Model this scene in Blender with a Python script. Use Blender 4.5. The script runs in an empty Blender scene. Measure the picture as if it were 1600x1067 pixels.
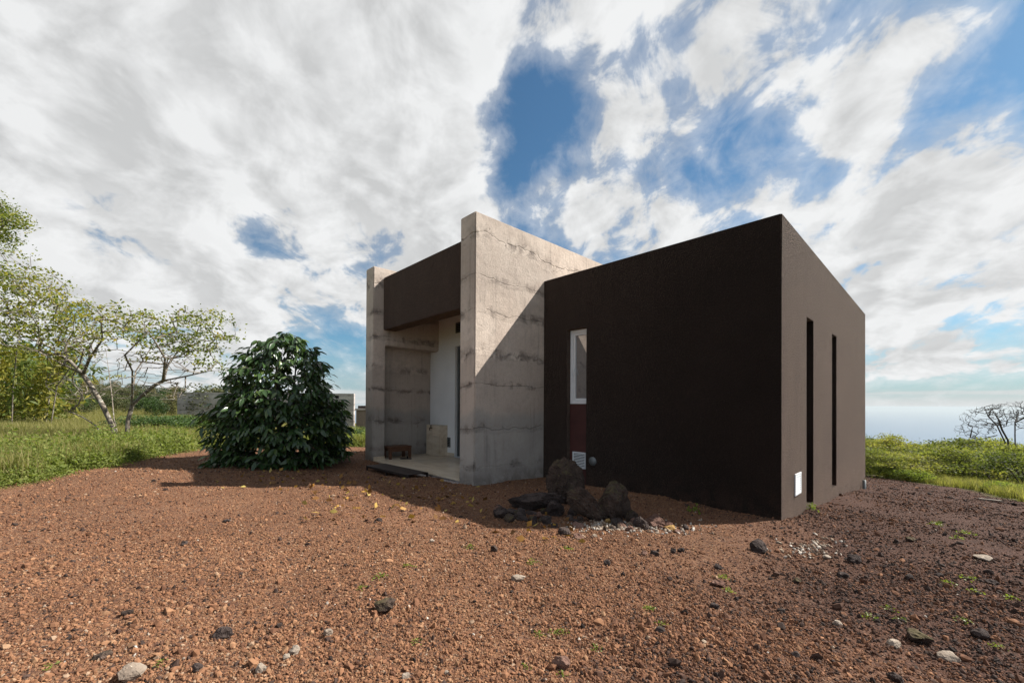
import bpy, bmesh, math, random
import numpy as np
from mathutils import Vector, Matrix, noise as mnoise

random.seed(7); RNG = np.random.default_rng(7)
SC = bpy.context.scene
COL = SC.collection
S = 1.22                                   # metres per fitting unit

# ------------------------------------------------------------------ camera
F_PX, PITCH, ROLL, YAW, SHY = 640.06, 0.0062, 0.0052, -0.8093, 94.83
CAM = np.array([0.8997, -3.89, 0.9]) * S
_r = np.array([math.cos(YAW), -math.sin(YAW), 0.0]); _f = np.array([math.sin(YAW), math.cos(YAW), 0.0]); _u = np.array([0, 0, 1.0])
FW = math.cos(PITCH) * _f + math.sin(PITCH) * _u
_u2 = -math.sin(PITCH) * _f + math.cos(PITCH) * _u
RT = math.cos(ROLL) * _r + math.sin(ROLL) * _u2
UP = -math.sin(ROLL) * _r + math.cos(ROLL) * _u2
cd = bpy.data.cameras.new('camera'); cam = bpy.data.objects.new('camera', cd); COL.objects.link(cam)
cd.sensor_width = 36; cd.lens = 36 * F_PX / 1600; cd.shift_y = SHY / 1600
cd.clip_start = 0.05; cd.clip_end = 300000
m = Matrix.Identity(4)
for i, a in enumerate((RT, UP, -FW)):
    for j in range(3): m[j][i] = a[j]
for j in range(3): m[j][3] = CAM[j]
cam.matrix_world = m
SC.camera = cam
SC.render.resolution_x = 1024; SC.render.resolution_y = 682
SC.view_settings.view_transform = 'Standard'; SC.view_settings.look = 'None'
SC.view_settings.exposure = 0.95; SC.view_settings.gamma = 1.0; SC.view_settings.use_curve_mapping = False
SC.render.engine = 'CYCLES'
SC.cycles.max_bounces = 5; SC.cycles.diffuse_bounces = 2; SC.cycles.volume_bounces = 0
SC.cycles.transparent_max_bounces = 8

def ray(px, py):                            # direction of a photo pixel (1600 x 1067)
    return (px - 800) / F_PX * RT + (533.5 + SHY - py) / F_PX * UP + FW
def pd(px, py, w): return CAM + w * ray(px, py)

# ------------------------------------------------------------------ node helper
class NT:
    def __init__(s, tree): s.t = tree; s.n = tree.nodes; s.l = tree.links
    def set(s, sock, v):
        if isinstance(v, bpy.types.NodeSocket): s.l.new(v, sock)
        elif v is not None: sock.default_value = v
    def math(s, op, a, b=None, c=None, clamp=False):
        n = s.n.new('ShaderNodeMath'); n.operation = op; n.use_clamp = clamp
        for i, v in enumerate((a, b, c)):
            if v is not None: s.set(n.inputs[i], v)
        return n.outputs[0]
    def vmath(s, op, a, b=None, out=0):
        n = s.n.new('ShaderNodeVectorMath'); n.operation = op
        s.set(n.inputs[0], a)
        if b is not None:
            if op == 'SCALE': s.set(n.inputs[3], b)
            else: s.set(n.inputs[1], b)
        return n.outputs[out]
    def noise(s, vec, scale, detail=4, rough=.55, dist=0, out=0, lac=2.0):
        n = s.n.new('ShaderNodeTexNoise'); s.set(n.inputs['Vector'], vec)
        n.inputs['Scale'].default_value = scale; n.inputs['Detail'].default_value = detail
        n.inputs['Roughness'].default_value = rough; n.inputs['Distortion'].default_value = dist; n.inputs['Lacunarity'].default_value = lac
        return n.outputs[out]
    def voro(s, vec, scale, feat='F1', out=0, rnd=1.0):
        n = s.n.new('ShaderNodeTexVoronoi'); n.feature = feat; s.set(n.inputs['Vector'], vec)
        n.inputs['Scale'].default_value = scale; n.inputs['Randomness'].default_value = rnd
        return n.outputs[out]
    def mr(s, v, a, b, c=0.0, d=1.0, smooth=True):
        n = s.n.new('ShaderNodeMapRange'); n.interpolation_type = 'SMOOTHSTEP' if smooth else 'LINEAR'
        s.set(n.inputs[0], v)
        for i, x in zip((1, 2, 3, 4), (a, b, c, d)): s.set(n.inputs[i], x)
        return n.outputs[0]
    def mix(s, fac, a, b, mode='MIX'):
        n = s.n.new('ShaderNodeMix'); n.data_type = 'RGBA'; n.blend_type = mode
        s.set(n.inputs[0], fac)
        for i, v in ((6, a), (7, b)):
            if isinstance(v, (tuple, list)): v = (*v[:3], 1)
            s.set(n.inputs[i], v)
        return n.outputs[2]
    def ramp(s, fac, stops):
        n = s.n.new('ShaderNodeValToRGB'); e = n.color_ramp.elements
        while len(e) < len(stops): e.new(0.5)
        for el, (p, c) in zip(e, stops): el.position = p; el.color = (*c, 1)
        s.set(n.inputs[0], fac); return n.outputs[0]
    def coord(s, out='Object'):
        n = s.n.new('ShaderNodeTexCoord'); return n.outputs[out]
    def geo(s, out='Position'): return s.n.new('ShaderNodeNewGeometry').outputs[out]
    def sep(s, v): n = s.n.new('ShaderNodeSeparateXYZ'); s.set(n.inputs[0], v); return n.outputs
    def comb(s, x, y, z):
        n = s.n.new('ShaderNodeCombineXYZ')
        for i, v in enumerate((x, y, z)): s.set(n.inputs[i], v)
        return n.outputs[0]
    def attr(s, name, typ='GEOMETRY', out='Fac'):
        n = s.n.new('ShaderNodeAttribute'); n.attribute_name = name; n.attribute_type = typ; return n.outputs[out]
    def bump(s, h, strength=.5, dist=.02):
        n = s.n.new('ShaderNodeBump'); s.set(n.inputs['Height'], h)
        n.inputs['Strength'].default_value = strength; n.inputs['Distance'].default_value = dist; return n.outputs[0]

def new_mat(name):
    mt = bpy.data.materials.new(name); mt.use_nodes = True
    nt = NT(mt.node_tree); b = nt.n['Principled BSDF']; return mt, nt, b
def simple(name, col, rough=.6, spec=.4, metal=0., var=.15, scale=8, bump=0.):
    mt, nt, b = new_mat(name)
    n = nt.noise(nt.coord('Object'), scale, 5)
    f = nt.mr(n, .3, .7, 1 - var, 1 + var, False)
    c = nt.vmath('SCALE', nt.comb(*col), f)
    nt.set(b.inputs['Base Color'], c); b.inputs['Roughness'].default_value = rough
    b.inputs['Specular IOR Level'].default_value = spec; b.inputs['Metallic'].default_value = metal
    if bump: nt.set(b.inputs['Normal'], nt.bump(nt.noise(nt.coord('Object'), scale * 6, 4), bump, .01))
    return mt

# ------------------------------------------------------------------ world: sky with a broken cloud layer
SUN_DIR = Vector((0.58, 1.0, 1.144)).normalized()
SUN_EL = math.asin(SUN_DIR.z); SUN_AZ = math.atan2(SUN_DIR.x, SUN_DIR.y)
wd = bpy.data.worlds.new('World'); SC.world = wd; wd.use_nodes = True
nt = NT(wd.node_tree); bg = nt.n['Background']
sky = nt.n.new('ShaderNodeTexSky'); sky.sky_type = 'NISHITA'; sky.sun_disc = False
sky.sun_elevation = SUN_EL; sky.sun_rotation = SUN_AZ; sky.altitude = 400; sky.air_density = 1.0; sky.dust_density = 0.6; sky.ozone_density = 2.5
dirv = nt.vmath('NORMALIZE', nt.coord('Generated'))
dx, dy, dz = nt.sep(dirv)
zc = nt.math('MAXIMUM', dz, 0.008)
nt.set(sky.inputs[0], nt.comb(dx, dy, zc))
den = nt.math('ADD', zc, 0.42)
P = nt.comb(nt.math('DIVIDE', dx, den), nt.math('DIVIDE', dy, den), 0.0)
PS = nt.comb(nt.math('ADD', nt.math('DIVIDE', dx, den), nt.math('MULTIPLY', nt.math('DIVIDE', dy, den), .35)), nt.math('MULTIPLY', nt.math('DIVIDE', dy, den), .8), 4.0)
def cloud_noise(vec):
    a = nt.noise(vec, 2.3, 8, .52, .25)
    b = nt.noise(nt.vmath('ADD', vec, (7.3, 2.1, 0)), 7.0, 6, .58, .5)
    return nt.math('ADD', nt.math('MULTIPLY', a, .68), nt.math('MULTIPLY', b, .32))
CN = cloud_noise(P)
CN2 = cloud_noise(nt.vmath('ADD', P, (0.05 * .58, 0.05, 0.0)))
# where the layer is thick or broken, as directions in the sky: (photo px, py, radius in degrees, weight)
BLOBS = [(60, 60, 34, .24), (420, 110, 20, .20), (560, 230, 14, .14), (690, 150, 6, .10), (690, 50, 7, .10), (800, 10, 6, .24), (690, 330, 7, .08), (150, 420, 16, .08),
         (1150, 180, 26, -.13), (775, 110, 6, -.11), (800, 200, 7, -.12), (790, 290, 5, -.09), (850, 120, 3, .05), (880, 220, 5, -.05), (1040, 250, 7, -.12), (1160, 280, 6, -.16),
         (1270, 60, 5, -.10), (1570, 60, 12, -.18), (1575, 190, 5, -.14), (1225, 120, 4, -.06), (1490, 375, 4, -.10), (1580, 560, 5, -.12), (1595, 410, 4, -.10),
         (395, 340, 4, -.16), (450, 348, 4, -.14), (320, 325, 4, -.12), (590, 385, 4.5, -.14), (640, 392, 3.5, -.10), (180, 348, 4, -.13), (300, 40, 5, -.14), (480, 465, 5, -.14), (430, 430, 4, -.10), (540, 550, 6, -.2), (330, 580, 6, -.16), (100, 600, 6, -.16), (540, 470, 4, -.10),
         (1010, 70, 8, .25), (1110, 130, 7, .20), (1180, 60, 5, .12), (950, 190, 4.5, .12), (940, 290, 6, .18), (1340, 20, 5, .22), (1310, 170, 5, .15), (1440, 145, 6, .22), (1370, 130, 5, .10), (1260, 215, 5, .14), (1120, 335, 6, .18), (1030, 325, 6, .14), (1480, 290, 6, .18), (1560, 300, 6, .20), (1310, 310, 6, .18), (1350, 370, 5, .12), (1440, 440, 8, .18), (1540, 470, 6, .14), (880, 340, 6, .14), (1420, 560, 4, .10)]
bias = 0.0
for px, py, rad, w in BLOBS:
    d = ray(px, py); d = d / np.linalg.norm(d)
    dt = nt.vmath('DOT_PRODUCT', dirv, tuple(d), out=1)
    bias = nt.math('ADD', nt.mr(dt, math.cos(math.radians(rad * 1.5)), 1.0, 0.0, w), bias)
field = nt.math('ADD', nt.math('MULTIPLY_ADD', CN, 2.1, -.55), nt.math('MULTIPLY', bias, 1.05))
wisp = nt.noise(PS, 10, 7, .60, .45)
field = nt.math('ADD', field, nt.math('MULTIPLY', nt.math('SUBTRACT', wisp, .5), .80))
# the layer thins out close to the horizon
field = nt.math('ADD', field, nt.mr(dz, 0.02, .16, -.05, 0.0))
cov = nt.mr(field, .42, .66)
cov = nt.math('MAXIMUM', cov, nt.mr(field, .20, .62, 0, .46))
thick = nt.mr(field, .60, 1.0)
shade = nt.math('SUBTRACT', CN2, CN)
lum = nt.math('ADD', nt.mr(shade, -.06, .06, 1.16, .84, False), nt.math('MULTIPLY', thick, -.08))
lum = nt.math('MINIMUM', nt.math('MAXIMUM', lum, .62), 1.12)
CLOUD_L = 8.3
ccol = nt.vmath('SCALE', nt.comb(.985, .995, 1.0), nt.math('MULTIPLY', lum, CLOUD_L))
skyc = nt.mix(1.0, sky.outputs[0], (0.72, 1.04, 1.10), 'MULTIPLY')
# pale haze belt low in the sky
belt = nt.mr(dz, 0.0, .16, .70, 0.0)
strat = nt.noise(nt.comb(dx, dy, nt.math('MULTIPLY', dz, 26)), 2.6, 5, .55)
belt2 = nt.math('MAXIMUM', nt.math('MULTIPLY', nt.mr(dz, 0.005, .075, .9, 0.0), nt.mr(strat, .42, .62)), nt.mr(dz, .0, .03, .95, 0))
skyc = nt.mix(belt, skyc, (4.5, 5.4, 6.2))
skyc = nt.mix(belt2, skyc, (7.4, 7.5, 7.5))
nt.set(bg.inputs['Color'], nt.mix(cov, skyc, ccol)); bg.inputs['Strength'].default_value = 0.05
wd.cycles.sampling_method = 'MANUAL'; wd.cycles.sample_map_resolution = 512

sl = bpy.data.lights.new('sun', 'SUN'); sl.energy = 5.0; sl.angle = math.radians(.53); sl.color = (1.0, .95, .87)
so = bpy.data.objects.new('sun', sl); COL.objects.link(so)
so.rotation_euler = (-SUN_DIR).to_track_quat('-Z', 'Y').to_euler(); so.location = (20, 40, 45)

# ------------------------------------------------------------------ object helpers
def tag(o, label=None, cat=None, group=None, kind=None):
    if label: o['label'] = label
    if cat: o['category'] = cat
    if group: o['group'] = group
    if kind: o['kind'] = kind
    return o
def link(name, me, mat=None, parent=None, loc=None, rot=None, scale=None):
    o = bpy.data.objects.new(name, me); COL.objects.link(o)
    if mat is not None and me is not None and not me.materials: me.materials.append(mat)
    if parent is not None: o.parent = parent
    if loc is not None: o.location = loc
    if rot is not None: o.rotation_euler = rot
    if scale is not None: o.scale = scale
    return o
def empty(name, loc=(0, 0, 0), rz=0):
    o = link(name, None, loc=loc, rot=(0, 0, rz)); o.empty_display_size = .2; return o
def mesh_np(name, V, Fc, smooth=False):
    V = np.asarray(V, np.float32); Fc = np.asarray(Fc, np.int32)
    me = bpy.data.meshes.new(name); n = Fc.shape[1]
    me.vertices.add(len(V)); me.vertices.foreach_set('co', V.ravel())
    me.loops.add(Fc.size); me.loops.foreach_set('vertex_index', Fc.ravel())
    me.polygons.add(len(Fc)); me.polygons.foreach_set('loop_start', np.arange(0, Fc.size, n, dtype=np.int32))
    if smooth: me.polygons.foreach_set('use_smooth', np.ones(len(Fc), bool))
    me.update(calc_edges=True); return me
def fattr(me, name, vals, dom='POINT'):
    a = me.attributes.new(name, 'FLOAT', dom); a.data.foreach_set('value', np.asarray(vals, np.float32))
class BM:
    def __init__(s): s.b = bmesh.new()
    def box(s, x0, x1, y0, y1, z0, z1, mtx=None):
        vs = [s.b.verts.new((x, y, z)) for x in (x0, x1) for y in (y0, y1) for z in (z0, z1)]
        for f in ((0, 1, 3, 2), (4, 6, 7, 5), (0, 4, 5, 1), (2, 3, 7, 6), (0, 2, 6, 4), (1, 5, 7, 3)):
            s.b.faces.new([vs[i] for i in f])
        if mtx is not None:
            for v in vs: v.co = mtx @ v.co
        return s
    def cyl(s, p0, p1, r0, r1=None, n=12):
        r1 = r0 if r1 is None else r1
        p0, p1 = Vector(p0), Vector(p1); d = (p1 - p0); q = d.to_track_quat('Z', 'Y')
        mt = Matrix.Translation((p0 + p1) / 2) @ q.to_matrix().to_4x4()
        bmesh.ops.create_cone(s.b, cap_ends=True, segments=n, radius1=r0, radius2=r1, depth=d.length, matrix=mt); return s
    def done(s, name, mat, parent=None, bevel=0., smooth=False):
        bmesh.ops.recalc_face_normals(s.b, faces=s.b.faces)
        if bevel: 
            bmesh.ops.bevel(s.b, geom=[e for e in s.b.edges if len(e.link_faces) == 2 and e.calc_face_angle(0) > .5], offset=bevel, segments=2, affect='EDGES')
        me = bpy.data.meshes.new(name); s.b.to_mesh(me); s.b.free()
        if smooth:
            for p in me.polygons: p.use_smooth = True
        return link(name, me, mat, parent)

def wall_holes(axis, c0, c1, a0, a1, z0, z1, holes):
    """slab between planes c0 and c1, spanning a0..a1 and z0..z1, with rectangular openings (a0,a1,z0,z1)"""
    B = bmesh.new()
    A = sorted({a0, a1, *[h[0] for h in holes], *[h[1] for h in holes]})
    Z = sorted({z0, z1, *[h[2] for h in holes], *[h[3] for h in holes]})
    A = [x for x in A if a0 <= x <= a1]; Z = [x for x in Z if z0 <= x <= z1]
    def solid(i, j):
        if i < 0 or j < 0 or i >= len(A) - 1 or j >= len(Z) - 1: return False
        a = (A[i] + A[i + 1]) / 2; z = (Z[j] + Z[j + 1]) / 2
        return not any(h[0] < a < h[1] and h[2] < z < h[3] for h in holes)
    vc = {}
    def V(i, j, c):
        k = (i, j, c)
        if k not in vc:
            p = (c, A[i], Z[j]) if axis == 'x' else (A[i], c, Z[j]); vc[k] = B.verts.new(p)
        return vc[k]
    for i in range(len(A) - 1):
        for j in range(len(Z) - 1):
            if not solid(i, j): continue
            for c in (c0, c1): B.faces.new([V(i, j, c), V(i + 1, j, c), V(i + 1, j + 1, c), V(i, j + 1, c)])
            for di, dj, p, q in ((-1, 0, (i, j), (i, j + 1)), (1, 0, (i + 1, j), (i + 1, j + 1)), (0, -1, (i, j), (i + 1, j)), (0, 1, (i, j + 1), (i + 1, j + 1))):
                if not solid(i + di, j + dj): B.faces.new([V(*p, c0), V(*q, c0), V(*q, c1), V(*p, c1)])
    bb = BM.__new__(BM); bb.b.free() if hasattr(bb, 'b') else None; bb.b = B
    return bb

# ------------------------------------------------------------------ terrain height
def vnoise(x, y, seed=0):
    xi = np.floor(x).astype(np.int64); yi = np.floor(y).astype(np.int64); xf = x - xi; yf = y - yi
    def h(a, b):
        n = (a * 374761393 + b * 668265263 + seed * 974711) & 0x7fffffff
        n = ((n ^ (n >> 13)) * 1274126177) & 0x7fffffff
        return ((n ^ (n >> 16)) & 0xffff) / 65535.0
    u = xf * xf * (3 - 2 * xf); v = yf * yf * (3 - 2 * yf)
    return (h(xi, yi) * (1 - u) + h(xi + 1, yi) * u) * (1 - v) + (h(xi, yi + 1) * (1 - u) + h(xi + 1, yi + 1) * u) * v - .5
def G0(x, y):
    x = np.asarray(x, float); y = np.asarray(y, float)
    z = -.03 - .045 * np.minimum(y, 0).clip(-9) - .075 * np.clip(y, 0, 3) - .095 * np.clip(y - 3, 0, 55)
    z = z - .018 * np.clip(-x - 9, 0, 60) - .02 * np.clip(x - 6, 0, 40)
    r = np.hypot(x, y)
    z = z - .16 * np.clip(r - 75, 0, 1850)                 # the hillside falls to the coastal plain
    # wooded rise beyond the field on the left
    z = z + 3.6 * np.exp(-(((x + 78) / 26) ** 2 + ((y + 6) / 26) ** 2))
    return np.maximum(z, -296.0)
def G(x, y):
    x = np.asarray(x, float); y = np.asarray(y, float); z = G0(x, y)
    near = np.clip(1 - np.hypot(x + 2, y + 2) / 60, 0, 1)
    z = z + near * (.09 * vnoise(x * .55, y * .55, 1) + .05 * vnoise(x * 1.7, y * 1.7, 2) + .022 * vnoise(x * 5, y * 5, 3) + .012 * vnoise(x * 13, y * 13, 4))
    # soil is banked a little against the pile of rocks
    z = z + .08 * np.exp(-(((x + 1.65) / .8) ** 2 + ((y + .55) / .45) ** 2))
    return z
def gz(x, y): return float(G(x, y))
def gp(px, py, lift=0.):
    d = ray(px, py); t = .5; last = .3
    while t < 3000:
        p = CAM + t * d
        if p[2] < gz(p[0], p[1]) + lift: break
        last = t; t *= 1.03
    a, b = last, t
    for _ in range(24):
        c = (a + b) / 2; p = CAM + c * d
        if p[2] < gz(p[0], p[1]) + lift: b = c
        else: a = c
    return CAM + b * d

# gravel yard outline (photo pixels dropped onto the ground, closed behind and beside the camera)
yard = [gp(*q)[:2] for q in ((-60, 780), (0, 764), (60, 750), (110, 738), (160, 731), (215, 722), (260, 711), (320, 700))]
yard += [np.array(q) for q in ((-9.6, 1.2), (-8.2, 3.5), (-6.4, 7.2), (-.5, 7.4))]
yard += [gp(*q)[:2] for q in ((1362, 741), (1400, 748), (1450, 757), (1500, 764), (1560, 776), (1600, 784))]
yard += [np.array(q) for q in ((3.4, 2.2), (6.5, -1.5), (7, -9), (-3, -11), (-9, -8))]
YARD = np.array(yard)
def yard_sd(x, y):
    """signed distance to the yard outline, positive inside"""
    x = np.asarray(x, float); y = np.asarray(y, float); d = np.full(x.shape, 1e9); ins = np.zeros(x.shape, bool)
    n = len(YARD)
    for i in range(n):
        ax, ay = YARD[i]; bx, by = YARD[(i + 1) % n]; ex, ey = bx - ax, by - ay
        t = np.clip(((x - ax) * ex + (y - ay) * ey) / (ex * ex + ey * ey), 0, 1)
        d = np.minimum(d, np.hypot(x - ax - t * ex, y - ay - t * ey))
        c = (ay > y) != (by > y); xs = ax + (y - ay) / (ey if abs(ey) > 1e-9 else 1e-9) * ex
        ins ^= c & (x < xs)
    d = np.where(ins, d, -d)
    return d + .35 * vnoise(x * 1.3, y * 1.3, 9) + .2 * vnoise(x * 4, y * 4, 10)

def axis_coords(lo, hi, step, far, grow):
    c = list(np.arange(lo, hi + 1e-6, step)); s = step
    while c[-1] < far: s *= grow; c.append(c[-1] + s)
    s = step; a = [lo]
    while a[-1] > -far: s *= grow; a.append(a[-1] - s)
    return np.array(sorted(a[1:]) + c)
gx = axis_coords(-8.5, 4.5, .05, 3600, 1.10); gy = axis_coords(-6.5, 8, .055, 3600, 1.10)
X, Y = np.meshgrid(gx, gy); Zg = G(X, Y)
V = np.stack([X.ravel(), Y.ravel(), Zg.ravel()], 1); nx, ny = len(gx), len(gy)
ii = (np.arange(ny - 1)[:, None] * nx + np.arange(nx - 1)[None]).ravel()
gme = mesh_np('ground', V, np.stack([ii, ii + 1, ii + 1 + nx, ii + nx], 1), True)
sd = yard_sd(V[:, 0], V[:, 1]); fattr(gme, 'yard', np.clip(sd / .35 + .5, 0, 1))
def dark_gravel(x, y):                     # fresher, darker cinder lies along the right of the yard
    t = (x - .25) + .25 * (y + 2.5)
    return np.clip(.42 + t * .6 + .5 * vnoise(x * 1.1, y * 1.1, 21) + .35 * vnoise(x * 3, y * 3, 22), 0, 1)
fattr(gme, 'fresh', dark_gravel(V[:, 0], V[:, 1]))

GR_RED = [(.20, .098, .058), (.255, .130, .078), (.155, .072, .045), (.29, .165, .105)]
mt_ground, nt, b = new_mat('cinder_soil_and_field')
pos = nt.geo('Position')
vor = nt.voro(pos, 130, out=0); vcol = nt.voro(pos, 130, out=1)
vor2 = nt.voro(pos, 48, out=0); vc2 = nt.voro(pos, 48, out=1)
r_ = nt.sep(vcol)[0]; r2 = nt.sep(vc2)[1]
big = nt.noise(pos, 1.1, 5, .6)
c1 = nt.ramp(r_, [(0, (.08, .038, .025)), (.3, (.165, .078, .044)), (.6, (.215, .105, .058)), (.9, (.26, .145, .08)), (1, (.29, .2, .14))])
c1 = nt.mix(nt.mr(r2, .75, .95, 0, .7), c1, (.10, .055, .04))
c2 = nt.ramp(r_, [(0, (.026, .014, .011)), (.4, (.062, .031, .022)), (.8, (.10, .050, .035)), (1, (.15, .09, .065))])
fresh = nt.attr('fresh')
grav = nt.mix(fresh, c1, c2)
grav = nt.mix(nt.mr(big, .3, .7, 0, .35), grav, (.27, .135, .075), 'MULTIPLY') if False else nt.vmath('SCALE', grav, nt.mr(big, .3, .7, .82, 1.15, False))
fn = nt.noise(pos, .35, 6, .65); fn2 = nt.noise(pos, 6, 5, .7)
fld = nt.ramp(nt.math('ADD', nt.math('MULTIPLY', fn, .6), nt.math('MULTIPLY', fn2, .4)), [(.3, (.055, .075, .02)), (.5, (.11, .13, .035)), (.62, (.19, .18, .07)), (.75, (.22, .17, .09))])
dist = nt.vmath('LENGTH', pos, out=1)
plain = nt.ramp(nt.noise(pos, .004, 6, .6), [(.35, (.12, .12, .06)), (.55, (.21, .18, .11)), (.7, (.26, .21, .15))])
fld = nt.mix(nt.mr(dist, 400, 1200), fld, plain)
nt.set(b.inputs['Base Color'], nt.mix(nt.attr('yard'), fld, grav))
b.inputs['Roughness'].default_value = .95; b.inputs['Specular IOR Level'].default_value = .15
hgt = nt.math('ADD', nt.math('MULTIPLY', nt.math('SUBTRACT', 1.0, vor), .5), nt.math('MULTIPLY', nt.math('SUBTRACT', 1.0, vor2), 1.0))
nt.set(b.inputs['Normal'], nt.bump(nt.math('ADD', hgt, nt.noise(pos, 220, 3)), .9, .012))
ground = tag(link('ground', gme, mt_ground), 'red cinder gravel yard running out into green field and hillside', 'ground', kind='structure')

# sea far below
mt_sea, nt, b = new_mat('sea_water')
b.inputs['Base Color'].default_value = (.03, .09, .17, 1); b.inputs['Roughness'].default_value = .35
nt.set(b.inputs['Normal'], nt.bump(nt.noise(nt.geo(), .01, 5), .3, 8))
bmx = bmesh.new(); bmesh.ops.create_circle(bmx, cap_ends=True, segments=128, radius=80000)
me = bpy.data.meshes.new('sea'); bmx.to_mesh(me); bmx.free()
tag(link('sea', me, mt_sea, loc=(0, 0, -300)), 'blue sea far below the hillside under the horizon', 'sea', kind='structure')

# ------------------------------------------------------------------ materials for the house
def concrete_mat(name, base=(.655, .555, .475), low=(.33, .325, .305), zlow=1.0, lift=.52, seed=0):
    mt, nt, b = new_mat(name); pos = nt.vmath('ADD', nt.geo(), (seed * 3.1, seed * 1.7, 0))
    x, y, z = nt.sep(pos)
    wob = nt.noise(nt.vmath('MULTIPLY', pos, (1, 1, .3)), 1.1, 5, .6)
    irr = nt.noise(nt.comb(0.0, 0.0, z), 1.15, 1, .5)
    zz = nt.math('ADD', nt.math('ADD', z, nt.math('MULTIPLY', nt.math('SUBTRACT', wob, .5), .42)), nt.math('MULTIPLY', nt.math('SUBTRACT', nt.noise(pos, 8, 5, .65), .5), .07))
    zz = nt.math('ADD', zz, nt.math('MULTIPLY', irr, .7))
    fr = nt.math('FRACT', nt.math('DIVIDE', zz, lift))
    cell = nt.math('FLOOR', nt.math('DIVIDE', zz, lift))
    wn = nt.n.new('ShaderNodeTexWhiteNoise'); wn.noise_dimensions = '1D'; nt.set(wn.inputs['W'], cell); cr = wn.outputs[0]
    blot = nt.noise(pos, 1.7, 8, .68, .5); blot2 = nt.noise(nt.vmath('ADD', pos, (5, 9, 2)), 4.2, 9, .72, .7); fine = nt.noise(pos, 55, 5, .75)
    patch = nt.noise(nt.vmath('ADD', pos, (1, 4, 8)), .8, 5, .6, .3)
    c = nt.mix(nt.mr(blot, .36, .64), base, tuple(v * f for v, f in zip(base, (.70, .67, .66))))
    c = nt.mix(nt.mr(patch, .40, .62, 0, .45), c, tuple(min(1, v * f) for v, f in zip(base, (1.12, 1.10, 1.08))))
    c = nt.mix(nt.mr(cr, .2, 1, 0, .62), c, tuple(v * f for v, f in zip(base, (.66, .64, .63))))
    lowm = nt.mr(nt.math('ADD', z, nt.math('MULTIPLY', nt.math('SUBTRACT', wob, .5), .6)), zlow - .10, zlow + .06, 1, 0)
    c = nt.mix(nt.math('MULTIPLY', lowm, .7), c, low)
    streaky = nt.noise(nt.vmath('MULTIPLY', pos, (6, 6, .7)), 2, 5, .6)
    c = nt.mix(nt.mr(streaky, .48, .75, 0, .35), c, tuple(v * .6 for v in base))
    # dark stains and eroded honeycomb hugging the lift joints, some joints clean
    jn = nt.math('ABSOLUTE', nt.math('SUBTRACT', fr, .14))
    vis = nt.mr(nt.noise(nt.vmath('ADD', pos, (3, 3, 3)), 1.3, 4, .6), .34, .54)
    near = nt.math('MULTIPLY', nt.mr(jn, 0, .26, 1, 0), vis)
    st = nt.math('MULTIPLY', near, nt.mr(blot2, .44, .60))
    c = nt.mix(nt.math('MULTIPLY', st, .72), c, (.14, .11, .095))
    pits = nt.math('MULTIPLY', nt.mr(nt.noise(pos, 24, 6, .78, 1.0), .54, .64), nt.math('MULTIPLY', near, nt.mr(blot2, .46, .58)))
    c = nt.mix(nt.math('MULTIPLY', pits, .85), c, (.04, .034, .03))
    line = nt.math('MULTIPLY', nt.math('MULTIPLY', nt.mr(jn, .0, .018, 1, 0), nt.mr(blot2, .36, .52)), nt.mr(cr, .25, .6, .25, 1))
    c = nt.mix(nt.math('MULTIPLY', line, .32), c, (.12, .1, .085))
    c = nt.mix(nt.mr(fine, .35, .7, 0, .30), c, tuple(v * .45 for v in base))
    mott = nt.noise(nt.vmath('ADD', pos, (2, 7, 1)), 13, 7, .72, .6)
    c = nt.mix(nt.mr(mott, .48, .70, 0, .30), c, tuple(v * .48 for v in base))
    runs = nt.noise(nt.vmath('MULTIPLY', pos, (9, 9, .45)), 1.6, 5, .65)
    c = nt.mix(nt.math('MULTIPLY', nt.mr(runs, .52, .70, 0, .5), nt.mr(blot, .4, .6)), c, (.17, .15, .135))
    damp = nt.mr(z, 0.02, .30, .6, 0)
    c = nt.mix(nt.math('MULTIPLY', damp, nt.mr(blot2, .3, .6)), c, (.12, .095, .08))
    nt.set(b.inputs['Base Color'], c); b.inputs['Roughness'].default_value = .9; b.inputs['Specular IOR Level'].default_value = .25
    h = nt.math('ADD', nt.math('MULTIPLY', fine, .35), nt.math('ADD', nt.math('MULTIPLY', blot2, .45), nt.math('ADD', nt.math('MULTIPLY', pits, -1.8), nt.math('MULTIPLY', line, -1.0))))
    h = nt.math('ADD', h, nt.math('ADD', nt.math('MULTIPLY', cr, .5), nt.math('MULTIPLY', mott, .4)))
    nt.set(b.inputs['Normal'], nt.bump(h, .7, .028)); return mt
M_CONC = concrete_mat('cast_concrete')
M_CONC_FAR = concrete_mat('grey_cast_concrete', (.56, .51, .49), (.36, .34, .33), -9, .42, 3)

mt, nt, b = new_mat('dark_cinder_render'); pos = nt.geo()
g1 = nt.noise(pos, 84, 6, .8); g2 = nt.voro(pos, 120, out=0); st = nt.noise(nt.vmath('MULTIPLY', pos, (1, 1, .12)), 9, 4, .6); bl = nt.noise(pos, 1.1, 6, .65)
c = nt.mix(nt.mr(g1, .38, .66), (.009, .0060, .0054), (.029, .020, .0165))
c = nt.mix(nt.mr(g1, .66, .74, 0, .6), c, (.10, .085, .075))
c = nt.vmath('SCALE', c, nt.mr(bl, .3, .7, .72, 1.25, False))
base_dirt = nt.math('MULTIPLY', nt.mr(nt.sep(pos)[2], -.1, .35, 1, 0), nt.mr(nt.noise(pos, 5, 5, .7), .4, .6))
c = nt.mix(nt.math('MULTIPLY', base_dirt, .35), c, (.09, .05, .035))
nt.set(b.inputs['Base Color'], c); b.inputs['Roughness'].default_value = 1.0; b.inputs['Specular IOR Level'].default_value = .3; b.inputs['Specular Tint'].default_value = (1, .84, .74, 1)
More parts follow.
